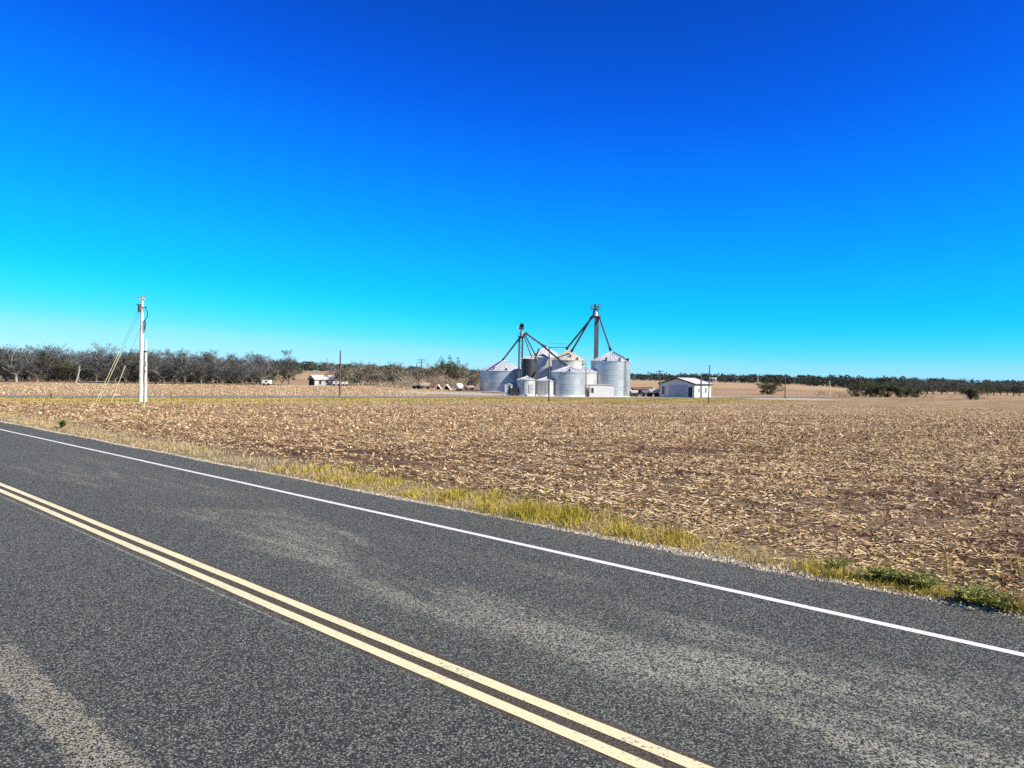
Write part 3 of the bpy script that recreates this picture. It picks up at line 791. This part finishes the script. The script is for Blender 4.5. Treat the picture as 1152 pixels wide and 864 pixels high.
grain_bin('tall broad bin at the right end of the group, topped by a spout', 686.3, 152, 22, 446.2, 406.4, 395.6, 'galv', vents=((S_ - .35, .97), (S_ + .32, .97), (S_ + .9, .97)), roof_ladder=S_ + .95, ladder=S_ + .7)

def spouts(root, lst, mat, base):
    for a, b, r in lst:
        mb = MB(); pa = at(*a) - base; pb = at(*b) - base
        mb.tube([pa, pb], r, 8); sp = mb.build('spout', mat, root)
        col = MB(); d = (pb - pa).normalized(); col.tube([pb - d * .5, pb + d * .05], r * 1.6, 8); col.build('collar', M['dark_metal'], sp); col = MB(); col.tube([pa, pa + d * .5], r * 1.5, 8)
        col.build('collar', M['dark_metal'], sp)

def left_leg():
    Y = 166; k = mpp(Y); b = at(585.3, 441, Y); b.z = gz(b.x, b.y) 
    root = empty('bucket_elevator', b, 0, 'shorter grain elevator leg with twin casings rising behind the leftmost bin', 'grain elevator')
    def P(px, py): return at(px, py, Y) - b
    for px in (583.6, 587.2):
        m = MB(); p0, p1 = P(px, 440), P(px + .3, 378); m.box((p0 + p1) / 2, (.38, .34, (p1 - p0).length), None); m.build('casing', M['leg_metal'], root)
    for i in range(14):
        m = MB(); z = 1 + i * (P(585, 380).z - 1) / 14; m.box((P(585.4, 400).x, 0, z), (.75, .1, .08))
        if i % 2: m.box((P(585.4, 400).x, .02, z + .45), (.85, .06, .06), Matrix.Rotation(.85, 3, 'Y'))
        m.build('brace', M['leg_metal'], root)
    hx = P(587, 368); m = MB()
    m.box(hx + Vector((0, 0, 0)), (.95, .8, .9)); m.lathe([(.45, -.4), (.45, .4)], (0, 0, 0), 16)
    m.v[-32:] = [tuple(Matrix.Rotation(PI / 2, 3, 'X') @ Vector(q) + hx + Vector((0, 0, .45))) for q in m.v[-32:]]
    hd = m.build('head', M['dark_metal'], root)
    m = MB(); m.box(P(583.6, 369), (.5, .5, .55)); m.build('motor', M['white_wall'], hd)
    m = MB(); m.lathe([(.25, -.9), (.5, -.5), (.34, .3), (.30, 1.1)], P(587, 375.5), 12); m.build('distributor', M['grey_metal'], root)
    m = MB(); q = P(586, 380)
    m.box(q, (1.3, 1.2, .08))
    for sx in (-.62, .62):
        m.box(q + Vector((sx, -.55, .5)), (.05, .05, 1)); m.box(q + Vector((sx, .55, .5)), (.05, .05, 1))
    m.box(q + Vector((0, -.58, 1)), (1.3, .04, .05)); m.build('platform', M['dark_metal'], root)
    spouts(root, [((585.5, 379, Y), (566, 404.6, 185), .20), ((589, 376, Y), (597.6, 401, 158), .12), ((590, 375.5, Y), (602.5, 399.6, 158), .14), ((591, 374.5, Y), (614, 390.8, 165), .21), ((610, 388.4, 165), (636.5, 411, 147), .20)], M['leg_metal'], b)
left_leg()

def right_leg():
    Y = 160; b = at(670.3, 445, Y); b.z = gz(b.x, b.y)
    root = empty('bucket_elevator', b, 0, 'taller grain elevator leg beside the right bin, with railed head platform on top', 'grain elevator')
    def P(px, py): return at(px, py, Y) - b
    for px in (669.2, 671.6):
        m = MB(); p0, p1 = P(px, 445), P(px + .3, 356); m.box((p0 + p1) / 2, (.46, .40, (p1 - p0).length)); m.build('casing', M['leg_metal'], root)
    for i in range(18):
        m = MB(); z = 1 + i * (P(670, 358).z - 1) / 18; m.box((P(670.4, 400).x, -.12, z), (.5, .08, .1)); m.build('brace', M['dark_metal'], root)
    m = MB(); m.lathe([(.55, 0), (.62, .12), (.42, .9), (.38, 1.5)], P(670, 356), 14); m.build('distributor', M['grey_metal'], root)
    m = MB()
    for px0, px1 in ((668, 666.6), (672, 673.4)): m.tube([P(px0, 348), P(px1, 356)], .09, 6)
    m.box(P(670, 356.2), (1.5, .9, .12)); m.build('support_frame', M['dark_metal'], root)
    q = P(670, 347.6); m = MB(); m.box(q, (2.1, 1.2, .1))
    for sx in (-1.02, 1.02):
        for sy in (-.55, .55): m.box(q + Vector((sx, sy, .5)), (.04, .04, 1))
    for sy in (-.56, .56):
        m.box(q + Vector((0, sy, .98)), (2.1, .03, .04)); m.box(q + Vector((0, sy, .5)), (2.1, .03, .04))
    m.build('platform', M['dark_metal'], root)
    m = MB(); m.box(P(669.5, 345), (.42, .5, .95)); h = m.build('head', M['dark_metal'], root)
    m = MB(); m.box(P(672.6, 345.2), (.55, .3, .3), Matrix.Rotation(-.3, 3, 'Y')); m.build('motor', M['dark_metal'], h)
    spouts(root, [((665.6, 356.8, Y), (643.2, 395, 168), .20), ((667, 356, Y), (637.6, 392.2, 170), .20), ((674.2, 356.5, Y), (686.8, 393.6, 152), .19)], M['leg_metal'], b)
right_leg()

def catwalk():
    a = at(618, 390.5, 174); b = at(637, 391.2, 171); d = b - a
    root = empty('catwalk', a, 0, 'thin railed catwalk between the white and the cream bin roofs', 'catwalk')
    m = MB(); m.box(d / 2, (d.length, .7, .1), Matrix.Rotation(math.atan2(d.y, d.x), 3, 'Z')); m.build('deck', M['dark_metal'], root)
    m = MB()
    for i in range(7):
        p = d * (i / 6); m.box(p + Vector((0, -.33, .45)), (.05, .05, .9))
    m.tube([Vector((0, -.33, .9)), d + Vector((0, -.33, .9))], .025, 5); m.build('railing', M['grey_metal'], root)
catwalk()
def roof_rail():
    a = at(650, 410, 168); root = empty('roof_platform', a, 0, 'small dark railed platform behind the front centre bin roof', 'platform')
    m = MB(); m.box((.9, 0, .1), (1.9, .8, .1)); m.build('deck', M['dark_metal'], root)
    m = MB()
    for i in range(4): m.box((i * .6, -.38, .5), (.05, .05, .9))
    m.box((.9, -.38, .92), (1.9, .04, .05)); m.box((.9, -.38, .5), (2.0, .04, .05), Matrix.Rotation(.4, 3, 'Y')); m.build('railing', M['dark_metal'], root)
    m = MB()
    for x_ in (.1, 1.7): m.box((x_, 0, (gz(a.x, a.y) - a.z) / 2), (.1, .1, a.z - gz(a.x, a.y))); 
    m.build('post', M['grey_metal'], root)
roof_rail()

def bent_pipe():
    Y = 139; b = at(602.5, 444, Y); b.z = gz(b.x, b.y)
    root = empty('spout_post', b, 0, 'dark post with a bent pipe on top between the two small bins', 'post')
    def P(px, py): return at(px, py, Y) - b
    m = MB(); m.box((0, 0, P(602.5, 404).z / 2), (.2, .2, P(602.5, 404).z)); m.build('post', M['dark_wood'], root)
    m = MB(); m.tube([P(602.6, 406), P(602.8, 402), P(604, 398), P(606.8, 392)], .14, 8); m.build('pipe', M['dark_metal'], root)
    m = MB(); m.box(P(602.4, 405), (.55, .4, .5)); m.build('bracket', M['dark_metal'], root)
bent_pipe()

def simple_house(name, label, cat, c, rz, w, l, eave, ridge, wallm, roofm, over=.25, openings=(), gable_over=True, trim=None, trimmat=None):
    """gable end faces local -Y; w across, l deep; openings: (side, x, z, w, h, kind)"""
    root = empty(name, c, rz, label, cat)
    m = MB(); z0 = -.5
    v = [(-w / 2, 0, z0), (w / 2, 0, z0), (w / 2, l, z0), (-w / 2, l, z0), (-w / 2, 0, eave), (w / 2, 0, eave), (w / 2, l, eave), (-w / 2, l, eave), (0, 0, ridge), (0, l, ridge)]
    m.add(v, [(0, 1, 5, 8, 4), (1, 2, 6, 5), (2, 3, 7, 9, 6), (3, 0, 4, 7)]); m.build('wall', M[wallm], root)
    sl = (ridge - eave) / (w / 2); x = w / 2 + over; t = .12
    m = MB()
    for s in (-1, 1):
        a = [(0, -over, ridge + .02), (s * x, -over, eave - sl * over + .02), (s * x, l + over, eave - sl * over + .02), (0, l + over, ridge + .02)]
        bb = [(q[0], q[1], q[2] + t) for q in a]
        m.add(a + bb, [(0, 1, 2, 3), (4, 5, 6, 7), (0, 1, 5, 4), (1, 2, 6, 5), (2, 3, 7, 6)])
    rf = m.build('roof', M[roofm], root)
    if trim:
        m = MB()
        for s in (-1, 1):
            m.box((s * x / 2, -over - .04, (ridge + eave - sl * over) / 2 + .02), (math.hypot(x, ridge - eave + sl * over), .06, trim), Matrix.Rotation(s * math.atan2(ridge - eave + sl * over, x), 3, 'Y'))
            m.box((s * (x + .03), l / 2, eave - sl * over + .02), (.05, l + 2 * over, trim * .8))
        m.build('fascia', M[trimmat], rf)
    for side, px, pz, ow, oh, kind in openings:
        m = MB(); mt = M['glass'] if kind == 'window' else M['door_grey'] if kind == 'big_door' else M['dark']
        if side == 'f': m.box((px, -.01, pz), (ow, .08, oh))
        elif side == 'r': m.box((w / 2 + .01, px, pz), (.08, ow, oh))
        else: m.box((-w / 2 - .01, px, pz), (.08, ow, oh))
        d = m.build('door' if 'door' in kind else 'window', mt, root)
        fr = MB()
        for dx in (-ow / 2 - .04, ow / 2 + .04):
            if side == 'f': fr.box((px + dx, -.03, pz), (.08, .1, oh + .16))
            elif side == 'r': fr.box((w / 2 + .03, px + dx, pz), (.1, .08, oh + .16))
            else: fr.box((-w / 2 - .03, px + dx, pz), (.1, .08, oh + .16))
        fr.build('frame', M['white_wall'], d)
    return root

# white gabled shed right of the bins
shc = at(761.5, 446.3, 150)
simple_house('farm_shed', 'white gabled shed with dark-trimmed gable and white metal roof right of the bins', 'shed', shc, -R(38), 7.5, 8.0, 2.62, 3.72, 'white_wall', 'white_roof', .3,
             (('f', .2, 1.25, 3.9, 2.3, 'big_door'), ('f', 2.9, 1.0, .9, 1.95, 'door'), ('f', -3.0, 1.2, .6, 1.6, 'window'), ('r', 2.0, 1.35, .55, .75, 'window'), ('r', 5.3, 1.35, .7, .95, 'window')), trim=.26, trimmat='dark')
# low white lean-to in front of the right bins, scale hut and wagon by the left bin
p = at(674.8, 446.2, 147)
simple_house('low_shed', 'low flat white shed in front of the tall right bin', 'shed', p + Vector((0, -3.0, 0)), 0, 4.7, 2.6, 2.25, 2.36, 'white_wall', 'white_roof', .12, (('f', -1.8, 1.25, .45, .9, 'door'),))
p = at(571.8, 444, 141)
simple_house('scale_hut', 'tiny white hut at the foot of the leftmost bin', 'hut', p, -R(8), 1.35, 1.5, 1.75, 2.0, 'white_wall', 'white_roof', .08, (('f', .2, .95, .5, 1.5, 'door'),))
def wagon(px, py, Y, rz, w, l, h, label, bodym, name='farm_wagon', tilt=None):
    c = at(px, py, Y); c.z = gz(c.x, c.y) if abs(c.z - gz(c.x, c.y)) < .6 else c.z
    root = empty(name, c, rz, label, 'wagon')
    m = MB(); z0 = .75
    a = [(-l / 2 * .86, -w / 2 * .7, z0), (l / 2 * .86, -w / 2 * .7, z0), (l / 2 * .86, w / 2 * .7, z0), (-l / 2 * .86, w / 2 * .7, z0)]
    b = [(-l / 2, -w / 2, z0 + h), (l / 2, -w / 2, z0 + h), (l / 2, w / 2, z0 + h), (-l / 2, w / 2, z0 + h)]
    m.add(a + b, [(0, 3, 2, 1), (0, 1, 5, 4), (1, 2, 6, 5), (2, 3, 7, 6), (3, 0, 4, 7), (4, 5, 6, 7)]); m.build('body', M[bodym], root)
    m = MB(); m.box((0, 0, .62), (l * .9, .3, .14)); m.tube([(l / 2 * .9, 0, .55), (l / 2 + 1.2, 0, .45)], .06, 6); m.build('chassis', M['dark_metal'], root)
    for sx in (-.32, .32):
        for sy in (-1, 1):
            m = MB(); m.tube([(sx * l, sy * w * .36 - .1, .42), (sx * l, sy * w * .36 + .1, .42)], .42, 14); m.build('wheel', M['rubber'], root)
    return root
wagon(578.7, 443, 141, R(4), 1.1, 1.25, .75, 'small dark wagon parked beside the tiny white hut', 'dark')

# open brown-roofed machine shed and pale machinery right of the bins
def open_shed():
    c = at(725, 444, 172); c.z = gz(c.x, c.y); w = 4.9
    root = empty('machine_shed', c, R(4), 'low rusty-roofed open shed behind the machinery, left of the white shed', 'shed')
    m = MB(); m.add([(-w / 2, 0, 1.1), (w / 2, 0, 1.35), (w / 2, 3, 1.8), (-w / 2, 3, 1.55), (-w / 2, 0, 1.2), (w / 2, 0, 1.45), (w / 2, 3, 1.9), (-w / 2, 3, 1.65)], [(0, 3, 2, 1), (4, 5, 6, 7), (0, 1, 5, 4), (1, 2, 6, 5), (2, 3, 7, 6), (3, 0, 4, 7)]); m.build('roof', M['brown_roof'], root)
    m = MB(); m.box((0, 2.9, .6), (w, .08, 1.7)); m.build('wall', M['brown_roof'], root)
    for x_ in (-2.3, -.8, .8, 2.3):
        m = MB(); m.box((x_, .15, .4), (.12, .12, 1.6)); m.build('post', M['dark_wood'], root)
open_shed()
def auger(px, py, px2, py2, Y, label):
    a = at(px, py, Y); a.z = gz(a.x, a.y) + .15; b = at(px2, py2, Y)
    root = empty('grain_auger', a, 0, label, 'auger'); d = b - a
    m = MB(); m.tube([(0, 0, .1), d], .16, 10); m.build('tube', M['white_wall'], root)
    m = MB(); m.box((0, 0, .05), (.7, .6, .35)); m.build('hopper', M['galv_dull'], root)
    m = MB(); m.tube([d * .55, Vector((d.x * .5, -.5, -.1))], .05, 6); m.tube([d * .55, Vector((d.x * .5, .5, -.1))], .05, 6); m.build('support_frame', M['dark_metal'], root)
    for s in (-.55, .55):
        m = MB(); m.tube([(d.x * .5, s - .08, .1), (d.x * .5, s + .08, .1)], .3, 12); m.build('wheel', M['rubber'], root)
auger(722, 443.5, 737, 436.5, 158, 'white grain auger tilted up to the right in front of the rusty shed')
auger(716, 444, 709, 438.5, 160, 'short white grain auger tilted up to the left beside the tall right bin')
wagon(735, 444, 156, R(5), 1.4, 2.2, .8, 'white hopper wagon between the tilted auger and the crossarm pole', 'white_wall')
wagon(727, 444, 155, R(-12), 1.2, 1.7, .55, 'low white wagon under the tilted auger', 'white_wall')
wagon(713, 445, 152, R(10), 1.1, 1.6, .55, 'low white wagon just right of the tall right bin', 'white_wall')

# house and clutter on the left
hc = at(356, 434.4, 205); hc.z = gz(hc.x, hc.y)
simple_house('farmhouse', 'white-roofed house with a dark gable beside the end of the tree row', 'house', hc + Vector((-1.3, 0, 0)), -R(48), 3.5, 6.2, 1.7, 2.7, 'weathered_wall', 'white_roof', .35,
             (('f', 0, .9, 2.7, 1.7, 'door'), ('r', 1.6, 1.0, .8, 1.5, 'door'), ('r', 3.6, 1.2, 1.0, .8, 'window'), ('r', 5.3, 1.2, .7, .8, 'window')))
def trailer(px, py, Y, w, h, label, rz=0):
    c = at(px, py, Y); c.z = gz(c.x, c.y)
    root = empty('trailer', c, rz, label, 'trailer')
    m = MB(); m.box((0, 0, .45 + h / 2), (w, 1.6, h)); b = m.build('body', M['white_wall'], root)
    m = MB(); m.box((0, -.81, .45 + h * .6), (w * .3, .05, h * .35)); m.build('window', M['glass'], b)
    for s in (-.3, .3):
        m = MB(); m.tube([(s * w, -.86, .3), (s * w, -.66, .3)], .3, 12); m.build('wheel', M['rubber'], root)
    m = MB(); m.box((w / 2 + .5, 0, .4), (1.0, .12, .1)); m.build('hitch', M['dark_metal'], root)
trailer(300.5, 434, 183, 1.9, .95, 'small white trailer under the right end of the tree row')
trailer(379, 435, 200, 1.9, .8, 'low white trailer just right of the white-roofed house')
trailer(388, 434.5, 203, 1.4, .6, 'lower of two white trailers right of the house, further right', R(12))
def tank(px, py, Y, r, label):
    c = at(px, py, Y); c.z = gz(c.x, c.y)
    root = empty('storage_tank', c, R(-8), label, 'tank')
    m = MB(); m.lathe([(.02, -1.25), (r * .55, -1.15), (r * .9, -.95), (r, -.7), (r, 1.6), (r * .9, 1.85), (r * .5, 2.05), (.02, 2.1)], (0, 0, 0), 24)
    m.v = [tuple(Matrix.Rotation(-PI / 2, 3, 'X') @ Vector(q) + Vector((0, 0, r + .25))) for q in m.v]
    m.build('shell', M['white_wall'], root, smooth=True)
    for y in (-.5, 1.2):
        m = MB(); m.box((0, y, .2), (r * 1.3, .2, .6)); m.build('saddle', M['dark_metal'], root)
tank(516, 439, 178, .78, 'round-ended white storage tank in front of the thicket left of the bins')
def aframe(px, py, Y, w, h, label, group=None):
    c = at(px, py, Y); c.z = gz(c.x, c.y)
    root = empty('a_frame_shelter', c, random.uniform(-.15, .15), label, 'shelter', group)
    for s in (-1, 1):
        m = MB(); m.box((s * w / 4, .8, h / 2), (math.hypot(w / 2, h) + .1, 1.7, .12), Matrix.Rotation(s * math.atan2(h, w / 2), 3, 'Y')); m.build('panel', M['cream'], root)
    m = MB(); m.box((0, 1.5, h * .35), (w * .55, .06, h * .6)); m.build('back', M['dark'], root)

aframe(502, 438.6, 180, 2.2, 1.35, 'pale A-frame shelter next to the round white tank')
aframe(492.5, 438.3, 182, 1.9, 1.2, 'pale A-frame shelter second from the round white tank')
wagon(478, 437.8, 184, R(6), 1.4, 2.4, .8, 'cream flat-sided wagon in front of the dry shrubs', 'cream')
wagon(468.5, 437.6, 185, R(-8), 1.1, 1.7, .6, 'short cream wagon at the left of the A-frame shelters', 'cream')
wagon(528, 440, 180, R(5), 1.2, 2.2, .55, 'low pale wagon between the white tank and the leftmost bin', 'cream')

# tiny houses in the far woods
for px, py, Y, lb in ((806, 430.8, 560, 'tiny white house in the far trees right of the shed'), (880, 431, 640, 'tiny white house in the far woods beyond the lone bush'), (914, 431.5, 640, 'tiny white house in the far woods left of the bush clump')):
    c = at(px, py, Y); c.z = gz(c.x, c.y) + .4
    simple_house('distant_house', lb, 'house', c, R(70), 3.5, 4.5, 2.0, 3.2, 'white_wall', 'white_roof', .25, (('l', 1.5, 1.2, .8, .9, 'window'), ('l', 3.2, 1.0, .8, 1.9, 'door')))

# ------------------------------------------------------------------ poles and wires
TOPS = {}
def pole(key, px, base_py, top_py, Y, label, r=.13, mat='dark_wood', arm=None, arm2=False, lamp=False, top_px=None, ins=True):
    b = at(px, base_py, Y); z = gz(b.x, b.y); 
    t = at(top_px if top_px is not None else px, top_py, Y); b.z = z
    root = empty('utility_pole', b, 0, label, 'pole')
    d = t - b
    m = MB(); m.tube([(0, 0, -.4), d * .5, d], [r * 1.15, r, r * .78], 10); m.build('shaft', M[mat], root, smooth=False)
    if arm:
        for q in ((0.25, arm),) + (((1.0, arm),) if arm2 else ()):
            m = MB(); c = d - Vector((0, 0, q[0])); m.box(c + Vector((0, -r, 0)), (q[1], .1, .12), None); a = m.build('crossarm', M[mat], root)
            for s in (-.45, -.2, .2, .45):
                k = MB(); k.lathe([(.03, .06), (.05, .1), (.055, .2), (.02, .26)], c + Vector((s * q[1], -r, 0)), 8); k.build('insulator', M['insul'], a)
    TOPS[key] = t
    return root, d
G = ground_at
root1, d1 = pole('A', 158.2, 452.2, 334.5, 75, 'tallest pale utility pole at left, carrying cables and held by guy wires', .185, 'pale_wood', top_px=160.2)
k = mpp(75)
m = MB(); m.box(d1 + Vector((.0, -.12, -.15)), (.7, .08, .1)); c1 = m.build('crossarm', M['pale_wood'], root1)
for s in (-.3, .02, .3):
    m = MB(); m.lathe([(.03, .04), (.06, .09), (.06, .22), (.02, .28)], d1 + Vector((s, -.12, -.15)), 8); m.build('insulator', M['grey_metal'], c1)
m = MB(); m.lathe([(.12, -.35), (.14, -.3), (.14, .3), (.06, .4)], d1 + Vector((-.18, -.24, -1.15)), 12); m.build('cutout', M['dark_metal'], root1)
m = MB(); m.box(d1 + Vector((.3, -.15, -1.0)), (.5, .06, .08)); m.box(d1 + Vector((-.25, -.15, -.75)), (.5, .06, .08)); m.build('bracket', M['dark_metal'], root1)
m = MB(); e = lambda dx, dz: d1 + Vector((dx, -.18, dz))
m.tube([e(.35, -1.0), e(.62, -1.5), e(.6, -2.0), e(.38, -2.3), e(.34, -2.9), e(.36, -3.5)], .045, 6); m.tube([e(.30, -2.3), e(.40, -2.55), e(.38, -3.2)], .08, 6); m.build('cable', M['rubber'], root1)
root2, d2 = pole('B', 163.6, 452.4, 382, 75.4, 'shorter pale pole standing close against the tallest left pole', .14, 'pale_wood', top_px=164.2)
m = MB(); m.box(d2 + Vector((-.2, -.1, -1.2)), (.7, .1, .12)); m.box(d2 + Vector((-.2, -.1, -3.2)), (.6, .1, .12)); m.build('brace', M['dark_metal'], root2)
m = MB(); m.box(d2 + Vector((0, -.2, -2.4)), (.22, .14, .42)); m.build('meter_box', M['trim_grey'], root2)
for (gx, gy, tx, ty) in ((108, 451, 158.6, 343), (111, 451, 158.6, 348), (125, 451.5, 158.8, 366)):
    a = at(gx, gy, 73); a.z = gz(a.x, a.y); a = a - root1.location; b = at(tx, ty, 75) - root1.location
    m = MB(); m.tube([a, b], .012, 5); w = m.build('guy_wire', M['wire'], root1)
    f = .62 if gx < 124 else .55
    m = MB(); m.tube([a, a.lerp(b, f * .85)], .03, 6); m.build('guy_guard', M['guard'], w)
pole('C', 617.6, 452, 390, 100, 'bare dark pole in front of the grain bins', .09, top_px=618)
pole('D', 382, 446.2, 394.5, 108, 'plain dark pole on the far lane right of the white-roofed house', .12, top_px=383)
pole('E', 474, 437, 404, 235, 'distant crossarm pole above the thicket left of the bins', .16, arm=2.6, arm2=True)
pole('E2', 468.8, 437, 408.5, 240, 'thin distant pole without crossarm beside the distant crossarm pole', .13)
pole('F', 742.2, 446.5, 416.8, 148, 'dark crossarm pole at the left corner of the white shed', .13, arm=1.3)
pole('G', 797, 452, 410.5, 104, 'slim dark pole in front of the right end of the white shed', .08, top_px=798.5)
pole('H', 788.8, 446.5, 419.5, 146, 'short dark pole against the long side of the white shed', .15)
pole('I', 883.3, 447.5, 420.8, 150, 'slim pole beyond the grass right of the lone round bush', .10)
pole('J', 933.5, 446, 428, 185, 'short pale pole above the rusty weeds left of the bush clump', .09, 'pale_wood')
pole('K', 852.7, 434, 423.5, 260, 'small pale distant pole left of the lone round bush', .09, 'pale_wood')
pole('L', 659.2, 445, 415, 139, 'slim dark post between the front centre bin and the bin right of it', .09)
pole('M', 450.8, 425, 408.5, 330, 'far dark pole on the hill field left of the distant crossarm pole', .16, arm=2.2)

def wire(a, b, sag, label, group):
    m = MB(); n = 14; pts = []
    for i in range(n + 1):
        f = i / n; p = a.lerp(b, f); p.z -= 4 * sag * f * (1 - f); pts.append(p - a)
    m.tube(pts, .005, 4, False); o = m.build('power_line', M['wire'], None, a); return tag(o, label, 'wire', group)
wire(TOPS['A'], TOPS['D'], .7, 'thin power line from the tallest left pole to the plain dark lane pole', None)
wire(TOPS['D'], TOPS['E'], 1.2, 'thin power line from the plain dark lane pole to the distant crossarm pole', None)
wire(TOPS['F'], TOPS['G'], .5, 'thin power line from the crossarm pole to the slim shed pole', None)
wire(TOPS['G'], TOPS['I'], .7, 'thin power line from the slim shed pole to the right-hand slim pole', None)
wire(TOPS['C'], TOPS['F'], .8, 'thin power line from the bare bin pole to the crossarm pole', None)

# ------------------------------------------------------------------ light, sky, camera
EL = R(37); SH = Vector((.88, -.48)).normalized()
sv = Vector((SH.x * math.cos(EL), SH.y * math.cos(EL), math.sin(EL)))
sun = bpy.data.lights.new('sun', 'SUN'); sun.energy = 5.0; sun.angle = R(.53); sun.color = (1, .92, .76)
so = bpy.data.objects.new('sun', sun); COL.objects.link(so); so.rotation_euler = sv.to_track_quat('Z', 'Y').to_euler(); so.location = (40, -20, 60)
w = bpy.data.worlds.new('World'); sc.world = w; w.use_nodes = True
t = NT(w.node_tree); bg = w.node_tree.nodes['Background']
sky = t.new('ShaderNodeTexSky'); sky.sky_type = 'NISHITA'; sky.sun_disc = False
sky.sun_elevation = EL; sky.sun_rotation = math.atan2(SH.x, SH.y)
sky.altitude = 0; sky.air_density = 1.0; sky.dust_density = 0; sky.ozone_density = 10.0
lo = t.new('ShaderNodeVectorMath', operation='SCALE'); lo.inputs['Scale'].default_value = .1; t.l.new(sky.outputs[0], lo.inputs[0])
hs = t.new('ShaderNodeRGBCurve')          # deep, clear winter blue: the same sky, more saturated
SKY = (((0, 0), (.056, .002), (.10, .0025), (.15, .004), (.245, .014), (.30, .045), (.35, .10), (.41, .21), (.48, .28), (.55, .36), (.60, .45), (1, 1.0)),
       ((0, 0), (.09, .03), (.135, .055), (.163, .080), (.21, .150), (.311, .30), (.439, .46), (.532, .57), (.70, .66), (1, .8)),
       ((0, 0), (.20, .22), (.323, .40), (.377, .55), (.454, .70), (.573, .76), (.75, .80), (1, .9)))
for ci, pts in enumerate(SKY):
    cv = hs.mapping.curves[ci]
    cv.points[0].location = pts[0]; cv.points[-1].location = pts[-1]
    for p in pts[1:-1]: cv.points.new(*p)
hs.mapping.update()
t.l.new(lo.outputs[0], hs.inputs['Color'])
hi = t.new('ShaderNodeVectorMath', operation='SCALE'); hi.inputs['Scale'].default_value = 7.58; t.l.new(hs.outputs[0], hi.inputs[0]); hs = hi
t.l.new(hs.outputs[0], bg.inputs[0]); bg.inputs[1].default_value = .10

cam = bpy.data.cameras.new('camera'); co = bpy.data.objects.new('camera', cam); COL.objects.link(co)
cam.sensor_width = 36; cam.lens = 36 * F / 1152; cam.clip_start = .1; cam.clip_end = 20000
mt = Matrix.Identity(4)
for i in range(3):
    mt[i][0] = cr[i]; mt[i][1] = cu[i]; mt[i][2] = -cf[i]
mt[2][3] = CAMH
co.matrix_world = mt
sc.camera = co
sc.render.engine = 'CYCLES'
vs = sc.view_settings; vs.view_transform = 'Standard'; vs.look = 'None'; vs.exposure = .9; vs.gamma = 1; vs.use_curve_mapping = False
sc.cycles.max_bounces = 5; sc.cycles.use_denoising = False
